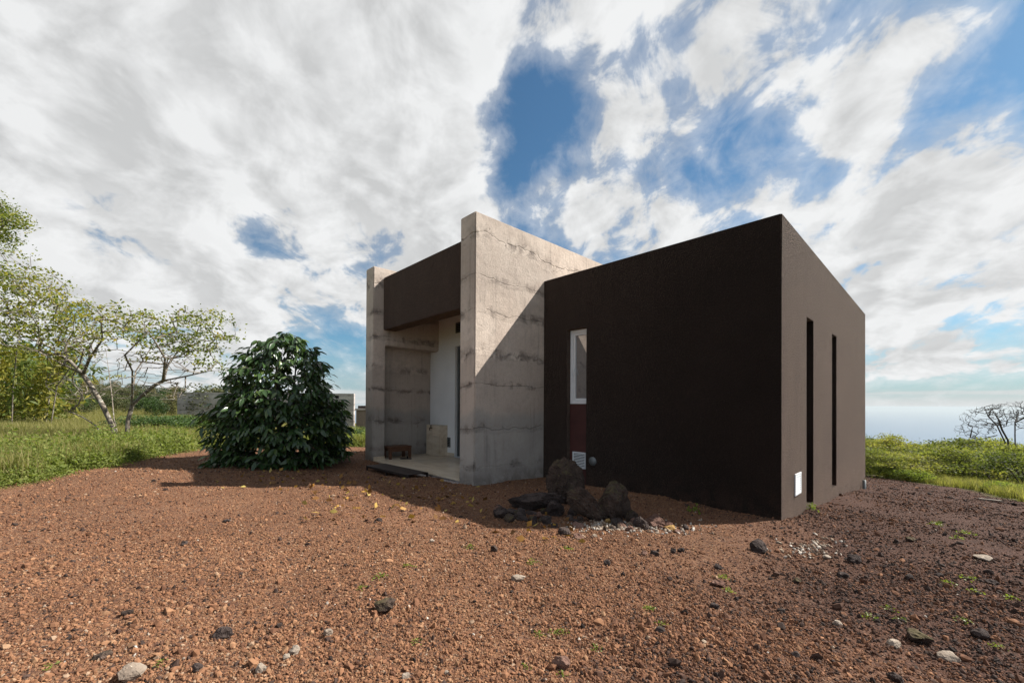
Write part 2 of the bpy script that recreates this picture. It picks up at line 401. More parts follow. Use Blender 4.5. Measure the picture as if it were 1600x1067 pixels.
sh = nt.math('MULTIPLY', nt.mr(g1, .36, .64, .12, .78), nt.mr(st, .35, .65, .92, 1.06))
nt.set(b.inputs['Sheen Weight'], sh); b.inputs['Sheen Roughness'].default_value = .17; b.inputs['Sheen Tint'].default_value = (1, .74, .59, 1)
nt.set(b.inputs['Normal'], nt.bump(nt.math('ADD', nt.math('MULTIPLY', g1, 1.3), nt.math('SUBTRACT', 1.0, g2)), .9, .014))
M_DARK = mt
M_WHITE = simple('white_plaster', (.82, .81, .79), .8, .2, var=.05, scale=2)
M_PVC = simple('white_window_plastic', (.78, .79, .80), .35, .5, var=.04)
M_RED = simple('oxide_red_panel', (.07, .022, .018), .6, .4, var=.25, scale=3)
M_STEEL = simple('dark_rusty_steel', (.030, .019, .016), .6, .5, .3, var=.4, scale=14, bump=.2)
M_GREYMETAL = simple('grey_metal', (.16, .17, .17), .5, .5, .3)
M_CEIL = simple('ceiling_render', (.50, .42, .34), .9, .2, var=.1, scale=2)
M_BLACK = simple('dark_interior', (.012, .011, .011), .8, .2)
mt, nt, b = new_mat('travertine'); pos = nt.vmath('ADD', nt.geo(), nt.vmath('SCALE', nt.attr('shade', 'OBJECT', 'Vector'), 3.0))
vein = nt.noise(nt.vmath('MULTIPLY', pos, (1.2, 4.5, 6)), 2.2, 7, .62, .6)
c = nt.ramp(vein, [(.25, (.50, .38, .26)), (.45, (.64, .52, .38)), (.6, (.72, .61, .47)), (.8, (.56, .43, .30))])
oi = nt.n.new('ShaderNodeObjectInfo')
c = nt.vmath('SCALE', c, nt.mr(oi.outputs['Random'], 0, 1, .8, 1.06, False))
nt.set(b.inputs['Base Color'], c); b.inputs['Roughness'].default_value = .32; b.inputs['Specular IOR Level'].default_value = .45
nt.set(b.inputs['Normal'], nt.bump(nt.noise(pos, 40, 4), .1, .005)); M_TRAV = mt
mt, nt, b = new_mat('brown_wood'); pos = nt.coord('Object')
gr = nt.noise(nt.vmath('MULTIPLY', pos, (30, 3, 30)), 2, 5, .6, .5)
nt.set(b.inputs['Base Color'], nt.ramp(gr, [(.3, (.06, .027, .014)), (.55, (.13, .058, .030)), (.75, (.19, .092, .05))])); b.inputs['Roughness'].default_value = .55; M_WOOD = mt
mt, nt, b = new_mat('reflective_window_glass')
b.inputs['Base Color'].default_value = (.40, .39, .39, 1); b.inputs['Metallic'].default_value = .75; b.inputs['Roughness'].default_value = .02
nt.set(b.inputs['Normal'], nt.bump(nt.noise(nt.geo(), 1.6, 2), .02, .05)); M_GLASS = mt

# ------------------------------------------------------------------ the house
def k(v): return v * S
W, D, PP, T, H1, H2, L, TL = map(k, (2.5984, 5.2935, 1.1184, .272, 2.4737, 3.0101, -5.0854, .2613))
XF0, XF1 = -W - T, -W                       # right fin
LV = -PP + k(.162); LT, LB = k(2.8603), k(2.0498)   # lintel plane, top, bottom
FLZ = k(.045); WV = k(.06)                  # porch floor, white wall plane
house = empty('house', (0, 0, -.02))
tag(house, 'small flat roofed house of dark cinder render with two tall raw concrete fin walls', 'house')
HP = house
def hpart(bm, name, mat, parent=None, bevel=.006, smooth=False):
    o = bm.done(name, mat, parent or HP, bevel, smooth)
    if parent is None: o.location = (0, 0, .02)
    return o
BOT = -1.1
TH = .30
# front dark wall with one tall recess (window over a red panel)
OX0, OX1, OZ0, OZ1 = k(-2.222), k(-1.937), k(-.1), k(1.805)
fw = wall_holes('y', 0, TH, XF1 + .003, -TH, BOT, H1, [(OX0, OX1, OZ0, OZ1)])
front_wall = hpart(fw, 'dark_wall', M_DARK, bevel=0)
# right wall with two slots
s1a, s1b, s2a, s2b = k(.893), k(1.20), k(2.223), k(2.523)
SZ0, SZ1 = k(-.075), k(1.765)
rw = wall_holes('x', -TH, 0, 0, D, BOT, H1, [(s1a, s1b, SZ0, SZ1), (s2a, s2b, SZ0, SZ1)])
bmesh.ops.bevel(rw.b, geom=[e for e in rw.b.edges if all(abs(v.co.x) < 1e-4 and abs(v.co.y) < 1e-4 for v in e.verts)], offset=.012, segments=2, affect='EDGES')
right_wall = hpart(rw, 'dark_wall', M_DARK, bevel=0)
hpart(BM().box(XF1 + .003, -TH - .003, D - TH, D - .002, BOT, H1 - .004), 'dark_wall', M_DARK)
roof = hpart(BM().box(XF1 + .003, -TH - .003, TH + .003, D - TH - .003, H1 - .5, H1 - .32), 'roof', M_CEIL)
hpart(BM().box(XF1 + .003, -TH - .08, TH + .35, TH + .38, BOT, H1 - .52), 'inner_partition', M_BLACK)
hpart(BM().box(-TH - .42, -TH - .40, TH + .4, D - TH - .01, BOT, H1 - .52), 'inner_partition', M_BLACK)

# tall concrete fins
def fin(x0, x1, y0, y1, niche=None):
    if niche is None: return hpart(BM().box(x0, x1, y0, y1, BOT, H2), 'concrete_fin', M_CONC, bevel=.014)
    b_ = wall_holes('x', x0, x1, y0, y1, BOT, H2, [niche]); return hpart(b_, 'concrete_fin', M_CONC, bevel=.014)
fin_r = fin(XF0, XF1, -PP, k(4.6)); fin_r['label'] = 'taller looking near concrete fin with sunlit side'
NI = (k(-.918), WV + .05, k(.0), k(1.813))
fin_l = fin(L - TL, L, -PP, k(4.6), NI); fin_l['label'] = 'far concrete fin with a recessed bay'
hpart(BM().box(L - TL - .16, L - TL - .003, k(-1.0), k(.6), BOT, k(1.95)), 'recess_back_wall', M_CONC)
hpart(BM().box(L + .003, XF0 - .003, LV, LV + .26, LB, LT), 'lintel', M_DARK, bevel=.01)
hpart(BM().box(L + .003, XF0 - .003, LV + .265, k(4.4), k(2.60), k(2.75)), 'porch_ceiling', M_CEIL)
# white rear wall of the porch with the doorway
DX0 = k(-4.60)
ww = wall_holes('y', WV, WV + .22, L - TL + .003, XF0 - .003, BOT, k(2.598), [(DX0, DX0 + 1.0, FLZ, k(1.85))])
hpart(ww, 'porch_rear_wall', M_WHITE)
door = hpart(BM().box(DX0 + .03, DX0 + .97, WV + .12, WV + .17, FLZ + .01, k(.93)), 'door', M_RED, bevel=.004)
dg = hpart(BM().box(DX0 + .05, DX0 + .95, WV + .135, WV + .155, k(.935), k(1.83)), 'pane', M_GLASS, door, bevel=0)
fr_ = BM().box(DX0 + .002, DX0 + .045, WV + .05, WV + .18, FLZ + .01, k(1.845)).box(DX0 + .957, DX0 + .998, WV + .05, WV + .18, FLZ + .01, k(1.845)).box(DX0 + .047, DX0 + .955, WV + .05, WV + .18, k(1.81), k(1.845))
hpart(fr_, 'door_frame', M_GREYMETAL, door)
def louvre(name, mat, slatmat, mtx, w, h, n, parent=None, label=None):
    fr = .018
    B_ = BM().box(-w / 2, -w / 2 + fr, -.012, .0, 0, h, mtx).box(w / 2 - fr, w / 2, -.012, 0, 0, h, mtx).box(-w / 2 + fr, w / 2 - fr, -.012, 0, 0, fr, mtx).box(-w / 2 + fr, w / 2 - fr, -.012, 0, h - fr, h, mtx)
    v = hpart(B_, name, mat, parent, bevel=.002)
    bk = BM().box(-w / 2 + fr, w / 2 - fr, -.002, .004, fr, h - fr, mtx); hpart(bk, 'backing', M_BLACK, v, bevel=0)
    for i in range(n):
        z = fr + (i + .5) * (h - 2 * fr) / n; sh = (h - 2 * fr) / n
        rot = mtx @ Matrix.Translation((0, -.006, z)) @ Matrix.Rotation(math.radians(-38), 4, 'X')
        hpart(BM().box(-w / 2 + fr, w / 2 - fr, -.0015, .0015, -sh * .27, sh * .27, rot), 'slat', slatmat, v, bevel=0)
    if label: v['label'] = label
    return v
I4 = Matrix.Identity(4)
louvre('vent', M_GREYMETAL, M_GREYMETAL, Matrix.Translation((k(-4.50), WV - .001, k(2.06))), .2, .21, 5, label='dark vent high on the white porch wall')
louvre('vent', M_GREYMETAL, M_GREYMETAL, Matrix.Translation((k(-4.80), WV - .001, k(.19))), .21, .2, 5, label='grey vent low on the white porch wall')
# skirting, floor tiles, ledge
hpart(BM().box(L + .01, DX0 - .01, WV - .012, WV - .002, FLZ + .002, FLZ + .07), 'skirting', M_TRAV, bevel=0)
floor = hpart(BM().box(L - .2, XF0 - .003, -PP + .03, WV - .003, -.4, FLZ - .022), 'porch_floor', M_CONC_FAR)
tx = np.linspace(L + .006, XF0 - .008, 6); ty = np.linspace(-PP + .012, WV - .02, 4)
for i in range(5):
    for j in range(3):
        hpart(BM().box(tx[i] + .0015, tx[i + 1] - .0015, ty[j] + .0015, ty[j + 1] - .0015, FLZ - .02, FLZ), 'tile', M_TRAV, floor, bevel=.002)
for (a, b_) in ((k(-.915), k(-.5)), (k(-.497), WV - .02)):
    hpart(BM().box(L - TL + .004, L + .002, a, b_, FLZ - .02, FLZ - .0005), 'tile', M_TRAV, floor, bevel=.002)
hpart(BM().box(k(-5.46), XF1 - .03, -PP - .07, -PP + .008, -.25, k(.012)), 'ledge', M_CONC_FAR, bevel=.005)
hpart(BM().box(L + .003, L + .012, -PP + .02, k(-.92), FLZ, FLZ + .06), 'skirting', M_TRAV, bevel=0)
# low wash wall clad in travertine with a tap
wx0, wx1, wy0, wy1, wz1 = k(-5.20), k(-4.80), k(-.10), WV - .004, k(.555)
wash = hpart(BM().box(wx0, wx1 - .014, wy0 + .014, wy1, FLZ + .003, wz1 - .014), 'wash_wall', M_CONC_FAR)
zs = np.linspace(FLZ + .004, wz1 - .014, 4)
for j in range(3):
    cut = wx0 + (wx1 - wx0) * (.35, .62, .45)[j]
    for (a, b_) in ((wx0, cut - .001), (cut + .001, wx1 - .002)):
        hpart(BM().box(a, b_, wy0, wy0 + .012, zs[j] + .001, zs[j + 1] - .001), 'tile', M_TRAV, wash, bevel=.0015)
hpart(BM().box(wx1 - .012, wx1, wy0 + .013, wy1, FLZ + .004, wz1 - .014), 'tile', M_TRAV, wash, bevel=.0015)
hpart(BM().box(wx0, wx1, wy0, wy1, wz1 - .012, wz1), 'tile', M_TRAV, wash, bevel=.0015)
tp = BM().cyl((k(-5.02), wy0, wz1 - .06), (k(-5.02), wy0 - .06, wz1 - .06), .009).cyl((k(-5.02), wy0 - .06, wz1 - .05), (k(-5.02), wy0 - .06, wz1 - .11), .009).cyl((k(-5.02), wy0 - .035, wz1 - .06), (k(-5.02), wy0 - .035, wz1 - .015), .006).box(k(-5.02) - .025, k(-5.02) + .025, wy0 - .042, wy0 - .028, wz1 - .016, wz1 - .006)
hpart(tp, 'tap', M_STEEL, wash, bevel=0)

# window in the front recess
RV = .075
def rect_frame(x0, x1, y0, y1, z0, z1, w, bmq=None):
    q = bmq or BM()
    return q.box(x0, x0 + w, y0, y1, z0, z1).box(x1 - w, x1, y0, y1, z0, z1).box(x0 + w, x1 - w, y0, y1, z0, z0 + w).box(x0 + w, x1 - w, y0, y1, z1 - w, z1)
wz0 = k(.915)
win = hpart(rect_frame(OX0 + .002, OX1 + .10, RV, RV + .07, wz0, OZ1 - .004, .045), 'window', M_PVC, bevel=.004)
hpart(rect_frame(OX0 + .049, OX1 + .05, RV + .012, RV + .06, wz0 + .047, OZ1 - .051, .032), 'sash', M_PVC, win, bevel=.004)
hpart(BM().box(OX0 + .082, OX1 + .017, RV + .035, RV + .041, wz0 + .08, OZ1 - .084), 'pane', M_GLASS, win, bevel=0)
hd = BM().box(OX0 + .058, OX0 + .074, RV + .002, RV + .012, wz0 + .47, wz0 + .53).cyl((OX0 + .066, RV - .004, wz0 + .51), (OX0 + .085, RV - .012, wz0 + .43), .007)
hpart(hd, 'handle', M_PVC, win, bevel=0)
red = hpart(BM().box(OX0 + .002, OX1 + .06, RV - .005, RV + .06, BOT, wz0 - .003), 'window_panel', M_RED, bevel=.003)
red['label'] = 'oxide red panel below the narrow window'
louvre('vent', M_PVC, M_PVC, Matrix.Translation((k(-2.075), RV - .006, k(.15))), .235, .235, 9, label='white louvred vent in the red panel')
cp = BM(); bmesh.ops.create_uvsphere(cp.b, u_segments=20, v_segments=10, radius=.055, matrix=Matrix.Translation((k(-1.842), -.002, k(.262))) @ Matrix.Diagonal((1, .45, 1, 1)))
cp.cyl((k(-1.842), .0, k(.262)), (k(-1.842), -.012, k(.262)), .062, .06, 20)
hpart(cp, 'wall_cap', M_GREYMETAL, bevel=0, smooth=True)
# slot windows of the right wall
for (a, b_) in ((s1a, s1b), (s2a, s2b)):
    q = BM().box(-.20, -.14, a + .002, a + .035, k(.62), SZ1 - .004).box(-.20, -.14, b_ - .035, b_ - .002, k(.62), SZ1 - .004).box(-.20, -.14, a + .036, b_ - .036, k(.62), k(.62) + .035).box(-.20, -.14, a + .036, b_ - .036, SZ1 - .04, SZ1 - .004)
    sw = hpart(q, 'window', M_PVC, bevel=.003); sw['label'] = 'narrow full height slot window'
    hpart(BM().box(-.172, -.167, a + .036, b_ - .036, k(.62) + .036, SZ1 - .041), 'pane', M_GLASS, sw, bevel=0)
    hpart(BM().box(-.20, -.14, a + .002, b_ - .002, SZ0 + .004, k(.62) - .002), 'panel', M_RED, sw, bevel=.003)
louvre('vent', M_PVC, M_PVC, Matrix.Translation((.001, k(.531), k(.106))) @ Matrix.Rotation(math.radians(90), 4, 'Z'), .275, .235, 8, label='white louvred vent on the sunlit dark wall')
hpart(BM().cyl((.05, k(4.75), -.8), (.05, k(4.75), k(-.28)), .028, n=14), 'drain_pipe', M_GREYMETAL, bevel=0, smooth=True)

# ------------------------------------------------------------------ porch things
def leg_box(x, y, z0, z1, w): return BM().box(x - w / 2, x + w / 2, y - w / 2, y + w / 2, z0, z1)
st = empty('wooden_stool', (k(-5.10), k(-.70), FLZ)); tag(st, 'low brown wooden stool against the concrete side of the porch', 'stool')
sw_, sl_, shh = .15, .235, .235
for sx in (-1, 1):
    for sy in (-1, 1): leg_box(sx * (sw_ - .03), sy * (sl_ - .03), 0, shh - .04, .05).done('leg', M_WOOD, st, .004)
for sx in (-1, 1): BM().box(sx * (sw_ - .03) - .012, sx * (sw_ - .03) + .012, -sl_ + .056, sl_ - .056, shh - .1, shh - .042).done('rail', M_WOOD, st, .003)
for i in range(3):
    x0 = -sw_ + i * (2 * sw_ / 3); BM().box(x0 + .002, x0 + 2 * sw_ / 3 - .002, -sl_, sl_, shh - .04, shh).done('seat_plank', M_WOOD, st, .004)
# steel step in front of the porch
sz = k(.085)
def onz(px, py, z): d = ray(px, py); t = (z - CAM[2]) / d[2]; return CAM + t * d
A_, B_, C_ = onz(680, 740.5, sz), onz(637.5, 742, sz), onz(572, 727, sz)
e1 = B_ - C_; ln = np.linalg.norm(e1); ang = math.atan2(e1[1], e1[0]); wdt = .34
stp = empty('steel_step', (*((B_ + C_) / 2)[:2], 0), ang); tag(stp, 'low rusty dark steel step in front of the porch floor', 'step')
hl = ln / 2
BM().box(-hl, hl, 0, wdt, sz - .008, sz).done('tread', M_STEEL, stp, .002)
for (y0, y1) in ((.0, .025), (wdt - .025, wdt)): BM().box(-hl, hl, y0, y1, sz - .035, sz - .0085).done('rail', M_STEEL, stp, .002)
for sx in (-hl + .013, 0, hl - .013):
    for sy in (.013, wdt - .013):
        wp = Matrix.Translation(stp.location) @ Matrix.Rotation(ang, 4, 'Z') @ Vector((sx, sy, 0))
        leg_box(sx, sy, gz(wp.x, wp.y) - .04, sz - .0355, .022).done('leg', M_STEEL, stp, .002)
# small dark things on the porch floor
def sandal(px, py, rz, lab):
    p = onz(px, py, FLZ); r = empty('sandal', (p[0], p[1], FLZ), rz); tag(r, lab, 'sandal')
    q = BM(); bmesh.ops.create_circle(q.b, cap_ends=True, segments=18, radius=1); 
    for v in q.b.verts: v.co = Vector((v.co.x * .11, v.co.y * (.040 + .008 * v.co.x), 0))
    ex = bmesh.ops.extrude_face_region(q.b, geom=q.b.faces[:]); bmesh.ops.translate(q.b, vec=(0, 0, .016), verts=[v for v in ex['geom'] if isinstance(v, bmesh.types.BMVert)])
    q.done('sole', M_BLACK, r)
    t = BM()
    for i in range(8):
        a0, a1 = math.pi * i / 8, math.pi * (i + 1) / 8
        t.cyl((.03, math.cos(a0) * .042, .014 + math.sin(a0) * .04), (.03, math.cos(a1) * .042, .014 + math.sin(a1) * .04), .008, n=6)
    t.done('strap', M_BLACK, r)
sandal(634, 717, .9, 'small dark sandal on the pale floor beside the wooden stool')
sandal(684, 711.5, .2, 'small dark sandal at the foot of the tiled wash wall')

# ------------------------------------------------------------------ rocks and stones
def rock_mesh(name, seed, sub=3, rough=.35, freq=1.3, squash=(1, 1, 1), cut=0.25, smooth=False):
    q = bmesh.new(); bmesh.ops.create_icosphere(q, subdivisions=sub, radius=1)
    rr = random.Random(seed); off = Vector((rr.uniform(-50, 50), rr.uniform(-50, 50), rr.uniform(-50, 50)))
    planes = [(Vector((rr.gauss(0, 1), rr.gauss(0, 1), rr.gauss(0, 1))).normalized(), rr.uniform(.5, .88)) for _ in range(12)]
    for v in q.verts:
        p = v.co.copy()
        for n, d in planes:
            e = p.dot(n) - d
            if e > 0: p -= n * e * (1 - cut)
        n1 = mnoise.fractal(p * freq + off, 1.0, 2.1, 5) * rough
        n2 = mnoise.noise(p * freq * 4 + off) * rough * .30 + mnoise.noise(p * freq * 9 + off) * rough * .14
        p = p * (1 + n1 * .6 + n2)
        v.co = Vector((p.x * squash[0], p.y * squash[1], p.z * squash[2]))
    me = bpy.data.meshes.new(name); q.to_mesh(me); q.free()
    if smooth:
        for pl in me.polygons: pl.use_smooth = True
    return me
def rock_mat(name, a, b_, moss=0., rough=.95, porous=30, bk=.9):
    mt, nt, b = new_mat(name); pos = nt.geo()
    n1 = nt.noise(pos, 9, 7, .7); n2 = nt.voro(pos, porous, out=0); n3 = nt.noise(pos, 45, 4, .7)
    c = nt.mix(nt.mr(n1, .35, .65), a, b_)
    c = nt.mix(nt.mr(n3, .62, .7, 0, .5), c, tuple(min(1, v * 3.2) for v in b_))
    if moss:
        up = nt.sep(nt.geo('Normal'))[2]
        c = nt.mix(nt.math('MULTIPLY', nt.mr(up, .2, .9, 0, moss), nt.mr(nt.noise(pos, 6, 4), .4, .6)), c, (.10, .085, .03))
    nt.set(b.inputs['Base Color'], c); b.inputs['Roughness'].default_value = rough; b.inputs['Specular IOR Level'].default_value = .2
    nt.set(b.inputs['Normal'], nt.bump(nt.math('ADD', nt.math('MULTIPLY', nt.mr(n2, 0, .5), .7), nt.math('ADD', n3, n1)), bk, .02)); return mt
M_LAVA = rock_mat('dark_lava_rock', (.038, .026, .021), (.082, .056, .044), .5)
M_LAVA2 = rock_mat('black_lava_rock', (.030, .022, .020), (.075, .055, .048), 0)
M_BROWNR = rock_mat('brown_scoria', (.12, .065, .048), (.21, .125, .095), 0)
M_PALE = rock_mat('pale_stone', (.20, .155, .12), (.30, .25, .20), 0, porous=110, bk=.25)
M_OCHRE = rock_mat('ochre_stone', (.3, .16, .05), (.42, .27, .11), 0)

def boulder(name, seed, px, py, wpx, hpx, dep, mat, label, tilt=(0, 0, 0), sub=4, sq=(1, 1, 1), group=None, bury=.25, cat='rock', taper=0.):
    """rock whose foot touches the ground at the pixel, wpx wide and hpx tall there"""
    p = gp(px, py); w = float(np.dot(p - CAM, FW)); s = w / F_PX
    me = rock_mesh(name, seed, sub, squash=sq)
    co = np.array([v.co for v in me.vertices]); R_ = np.array(Matrix.Rotation(tilt[2], 3, 'Z') @ Matrix.Rotation(tilt[1], 3, 'Y') @ Matrix.Rotation(tilt[0], 3, 'X')); co = co @ R_.T
    rt = RT[:2] / np.linalg.norm(RT[:2]); ax = np.array([rt[0], rt[1], 0]); ay = np.array([-rt[1], rt[0], 0])
    a = co @ ax; bq = co @ ay; c = co[:, 2]
    wx = wpx * s; hz = hpx * s / (1 - bury)
    a = (a - (a.max() + a.min()) / 2) / (a.max() - a.min()) * wx
    bq = (bq - (bq.max() + bq.min()) / 2) / (bq.max() - bq.min()) * wx * dep
    c = (c - c.min()) / (c.max() - c.min()) * hz - hz * bury
    tt = np.clip((c - c.min()) / (c.max() - c.min()), 0, 1); a = a * (1 - taper * tt); bq = bq * (1 - taper * tt)
    co = a[:, None] * ax + bq[:, None] * ay + c[:, None] * np.array([0, 0, 1.])
    me.vertices.foreach_set('co', co.astype(np.float32).ravel()); me.update()
    ctr = p + ay * wx * dep * .30
    o = link(name, me, mat, loc=(ctr[0], ctr[1], gz(ctr[0], ctr[1])))
    return tag(o, label, cat, group)
PG = 'rocks piled against the dark wall'
def lava_up():
    # tall upright boulder: rounded top, broad foot
    return boulder('boulder', 11, 886, 790, 92, 73, .8, M_LAVA, 'tallest rounded lava boulder standing in front of the window vent', (0, .12, .4), 5, (1, 1, 1.2), PG, .30, taper=.5)
lava_up()
boulder('boulder', 25, 962, 812, 66, 58, .8, M_LAVA, 'squat rounded lava boulder at the right of the rock pile', (.2, -.1, .9), 5, (1, 1, 1), PG, .28, taper=.15)
boulder('slab_rock', 31, 917, 815, 60, 52, .45, M_LAVA, 'wedge shaped slab rock leaning between the two lava boulders', (.3, .75, .2), 5, (1.5, .5, .8), PG, .1)
boulder('lava_rock', 47, 838, 801, 92, 31, .4, M_LAVA2, 'long black twisted lava rock lying left of the tall boulder', (0, -.18, .1), 5, (1.9, .6, .55), PG, .1)
boulder('lava_rock', 52, 868, 806, 30, 24, .8, M_LAVA2, 'black lava lump under the foot of the tall boulder', (0, 0, 1), 4, (1, 1, 1), PG)
boulder('lava_rock', 57, 782, 810, 24, 16, .9, M_LAVA2, 'small dark lava rock at the left end of the rock pile', (0, 0, 1), 4, (1, 1, 1), PG)
boulder('lava_rock', 58, 812, 812, 22, 13, .9, M_LAVA2, 'flat black lava rock just right of the pile\'s left end', (0, 0, 2), 4, (1.2, 1, .8), PG)
boulder('lava_rock', 61, 1026, 825, 27, 20, .9, M_BROWNR, 'brown scoria lump at the right end of the rock pile', (0, 0, .4), 4, (1, 1, 1), PG)
boulder('lava_rock', 63, 989, 817, 21, 20, .9, M_LAVA, 'small upright brown rock against the squat boulder', (.4, 0, .4), 4, (1, 1, 1.2), PG)
boulder('lava_rock', 64, 1004, 826, 25, 18, .9, M_LAVA2, 'low dark rock between the upright rock and the scoria lump', (0, .3, .4), 4, (1.2, 1, .8), PG)
boulder('lava_rock', 66, 967, 823, 24, 13, .9, M_LAVA2, 'dark rock at the foot of the squat boulder among white pebbles', (0, .3, 1.4), 4, (1.2, 1, .8), PG)
boulder('lava_rock', 67, 883, 836, 22, 12, .9, M_LAVA2, 'dark rock lying in the sun in front of the slab rock', (0, .2, .4), 4, (1.3, 1, .8), PG)
boulder('lava_rock', 68, 905, 842, 17, 8, .9, M_BROWNR, 'flat brown rock just right of the sunlit dark rock', (0, .2, .9), 3, (1.3, 1, .8), PG)
boulder('ochre_stone', 69, 1049, 829, 20, 8, .8, M_OCHRE, 'flat ochre stone right of the scoria lump', (0, .1, .9), 3, (1.4, 1, .5), PG)
boulder('ochre_stone', 70, 951, 818, 10, 8, .8, M_OCHRE, 'tiny ochre stone in front of the slab rock', (0, .1, .9), 3, (1.4, 1, .5), PG)
rr = random.Random(5)
for i in range(22):
    px = rr.uniform(770, 905); py = 798 + rr.uniform(0, 22) + (px - 780) * .06
    boulder('lava_rock', 200 + i, px, py, rr.uniform(8, 20), rr.uniform(5, 12), .9, rr.choice((M_LAVA2, M_LAVA2, M_LAVA, M_BROWNR)), 'fist sized dark rubble at the shaded left foot of the rock pile', (rr.random(), rr.random(), rr.random()), 2, (1, 1, .8), 'dark rubble at the left foot of the pile')
for i in range(18):
    px = rr.uniform(900, 1075); py = 812 + rr.uniform(0, 15) + (px - 900) * .045
    boulder('lava_rock', 260 + i, px, py, rr.uniform(7, 17), rr.uniform(5, 10), .9, rr.choice((M_LAVA2, M_LAVA, M_LAVA, M_BROWNR)), 'fist sized broken lava at the right foot of the rock pile', (rr.random(), rr.random(), rr.random()), 2, (1, 1, .8), 'broken lava at the right foot of the pile')
LOOSE = [(1188, 864, 28, 22, M_LAVA2, 'black lava lump alone on gravel before the dark corner'), (598, 958, 38, 19, M_LAVA, 'jagged brown lava stone in the middle of the foreground gravel'), (345, 998, 32, 18, M_LAVA2, 'grey black lava stone in the left foreground'), (810, 909, 26, 11, M_PALE, 'pale grey domed stone in the sunlit gravel'),
         (878, 1045, 32, 17, M_BROWNR, 'pinkish brown stone at the bottom middle of the yard'), (195, 1064, 44, 22, M_PALE, 'flat pale slab stone at the bottom left edge'), (1124, 917, 26, 10, M_BROWNR, 'reddish brown stone beside green sprigs in the right gravel'), (1125, 890, 17, 8, M_LAVA2, 'black stone above the reddish brown stone'), (1118, 951, 16, 8, M_LAVA2, 'low black stone below the reddish brown stone'),
         (1544, 876, 28, 9, M_PALE, 'flat grey slab stone at the right edge of the yard'), (1538, 1000, 26, 17, M_LAVA2, 'round black stone in the lower right gravel'), (1442, 1007, 40, 17, M_LAVA, 'dark wedge stone in the lower right gravel'), (1490, 1034, 34, 12, M_PALE, 'long pale sliver of stone in the lower right'), (1403, 1012, 26, 11, M_PALE, 'whitish broken stone left of the dark wedge stone'),
         (1310, 977, 14, 9, M_PALE, 'small grey stone in the right middle gravel'), (949, 883, 13, 9, M_LAVA2, 'small black stone below the rock pile'), (1008, 868, 12, 9, M_BROWNR, 'small brown stone left of a black pair in sunlit gravel'), (1024, 869, 15, 10, M_LAVA2, 'black stone of a pair in sunlit gravel'), (1053, 864, 11, 8, M_LAVA2, 'left black stone of two side by side in front of the dark wall'), (1066, 863, 12, 8, M_LAVA2, 'right black stone of two side by side in front of the dark wall'),
         (1033, 988, 18, 8, M_LAVA2, 'black stone with a green sprig behind it'), (458, 1022, 18, 13, M_PALE, 'whitish stone in a cluster at the lower left'), (446, 1030, 12, 8, M_PALE, 'smaller whitish stone beside the whitish cluster stone'), (405, 1052, 20, 13, M_PALE, 'grey stone near the bottom left'), (510, 995, 15, 13, M_PALE, 'grey green stone with white chips in the left foreground'), (633, 1062, 15, 11, M_PALE, 'white pebble at the bottom edge left of centre'), (675, 848, 10, 7, M_PALE, 'white block pebble below the porch shadow'), (697, 1054, 10, 7, M_PALE, 'small white pebble right of the bottom edge pebble'),
         (1294, 873, 14, 6, M_PALE, 'white flat chip on the dark gravel by the corner'), (1340, 880, 24, 13, M_LAVA2, 'black lava stone in a dark patch right of the corner'), (1320, 903, 18, 9, M_LAVA2, 'low black stone in front of the dark patch'), (1248, 911, 15, 8, M_LAVA, 'brown black stone left of the low black stone'), (1424, 905, 15, 9, M_LAVA2, 'black stone at the right middle of the yard'), (1470, 903, 13, 8, M_LAVA2, 'small black stone near yellow sprigs at right'), (1427, 846, 16, 8, M_LAVA, 'grey brown stone on smooth gravel behind the dark patch'), (1555, 913, 20, 7, M_LAVA2, 'flat black stone near the right edge'), (1246, 1028, 16, 10, M_LAVA2, 'black stone in the lower middle right'), (772, 862, 13, 11, M_LAVA, 'dark red stone at the edge of the house shadow'), (591, 815, 13, 6, M_LAVA2, 'dark stone in sunlit gravel before the porch'), (285, 852, 13, 7, M_LAVA2, 'dark stone in the left sunlit gravel'), (352, 816, 13, 5, M_LAVA2, 'dark flat stone below the shrub shadow'), (195, 962, 18, 8, M_LAVA, 'brown stone in the left foreground'), (154, 1030, 26, 9, M_LAVA, 'low brown rock near the bottom left'), (303, 1050, 18, 12, M_LAVA2, 'black rock right of the pale slab stone'), (1404, 1066, 24, 16, M_LAVA2, 'black rock cut by the bottom edge at right')]
for i, (px, py, w_, h_, mt_, lb) in enumerate(LOOSE):
    boulder('loose_stone', 300 + i, px, min(py, 1066), w_ * .9, h_ * .9, .85, mt_, lb, (rr.random() * .5, rr.random() * .5, rr.random() * 6), 3, (1.2, 1, .9), 'single stones lying on the gravel', .22, 'stone')

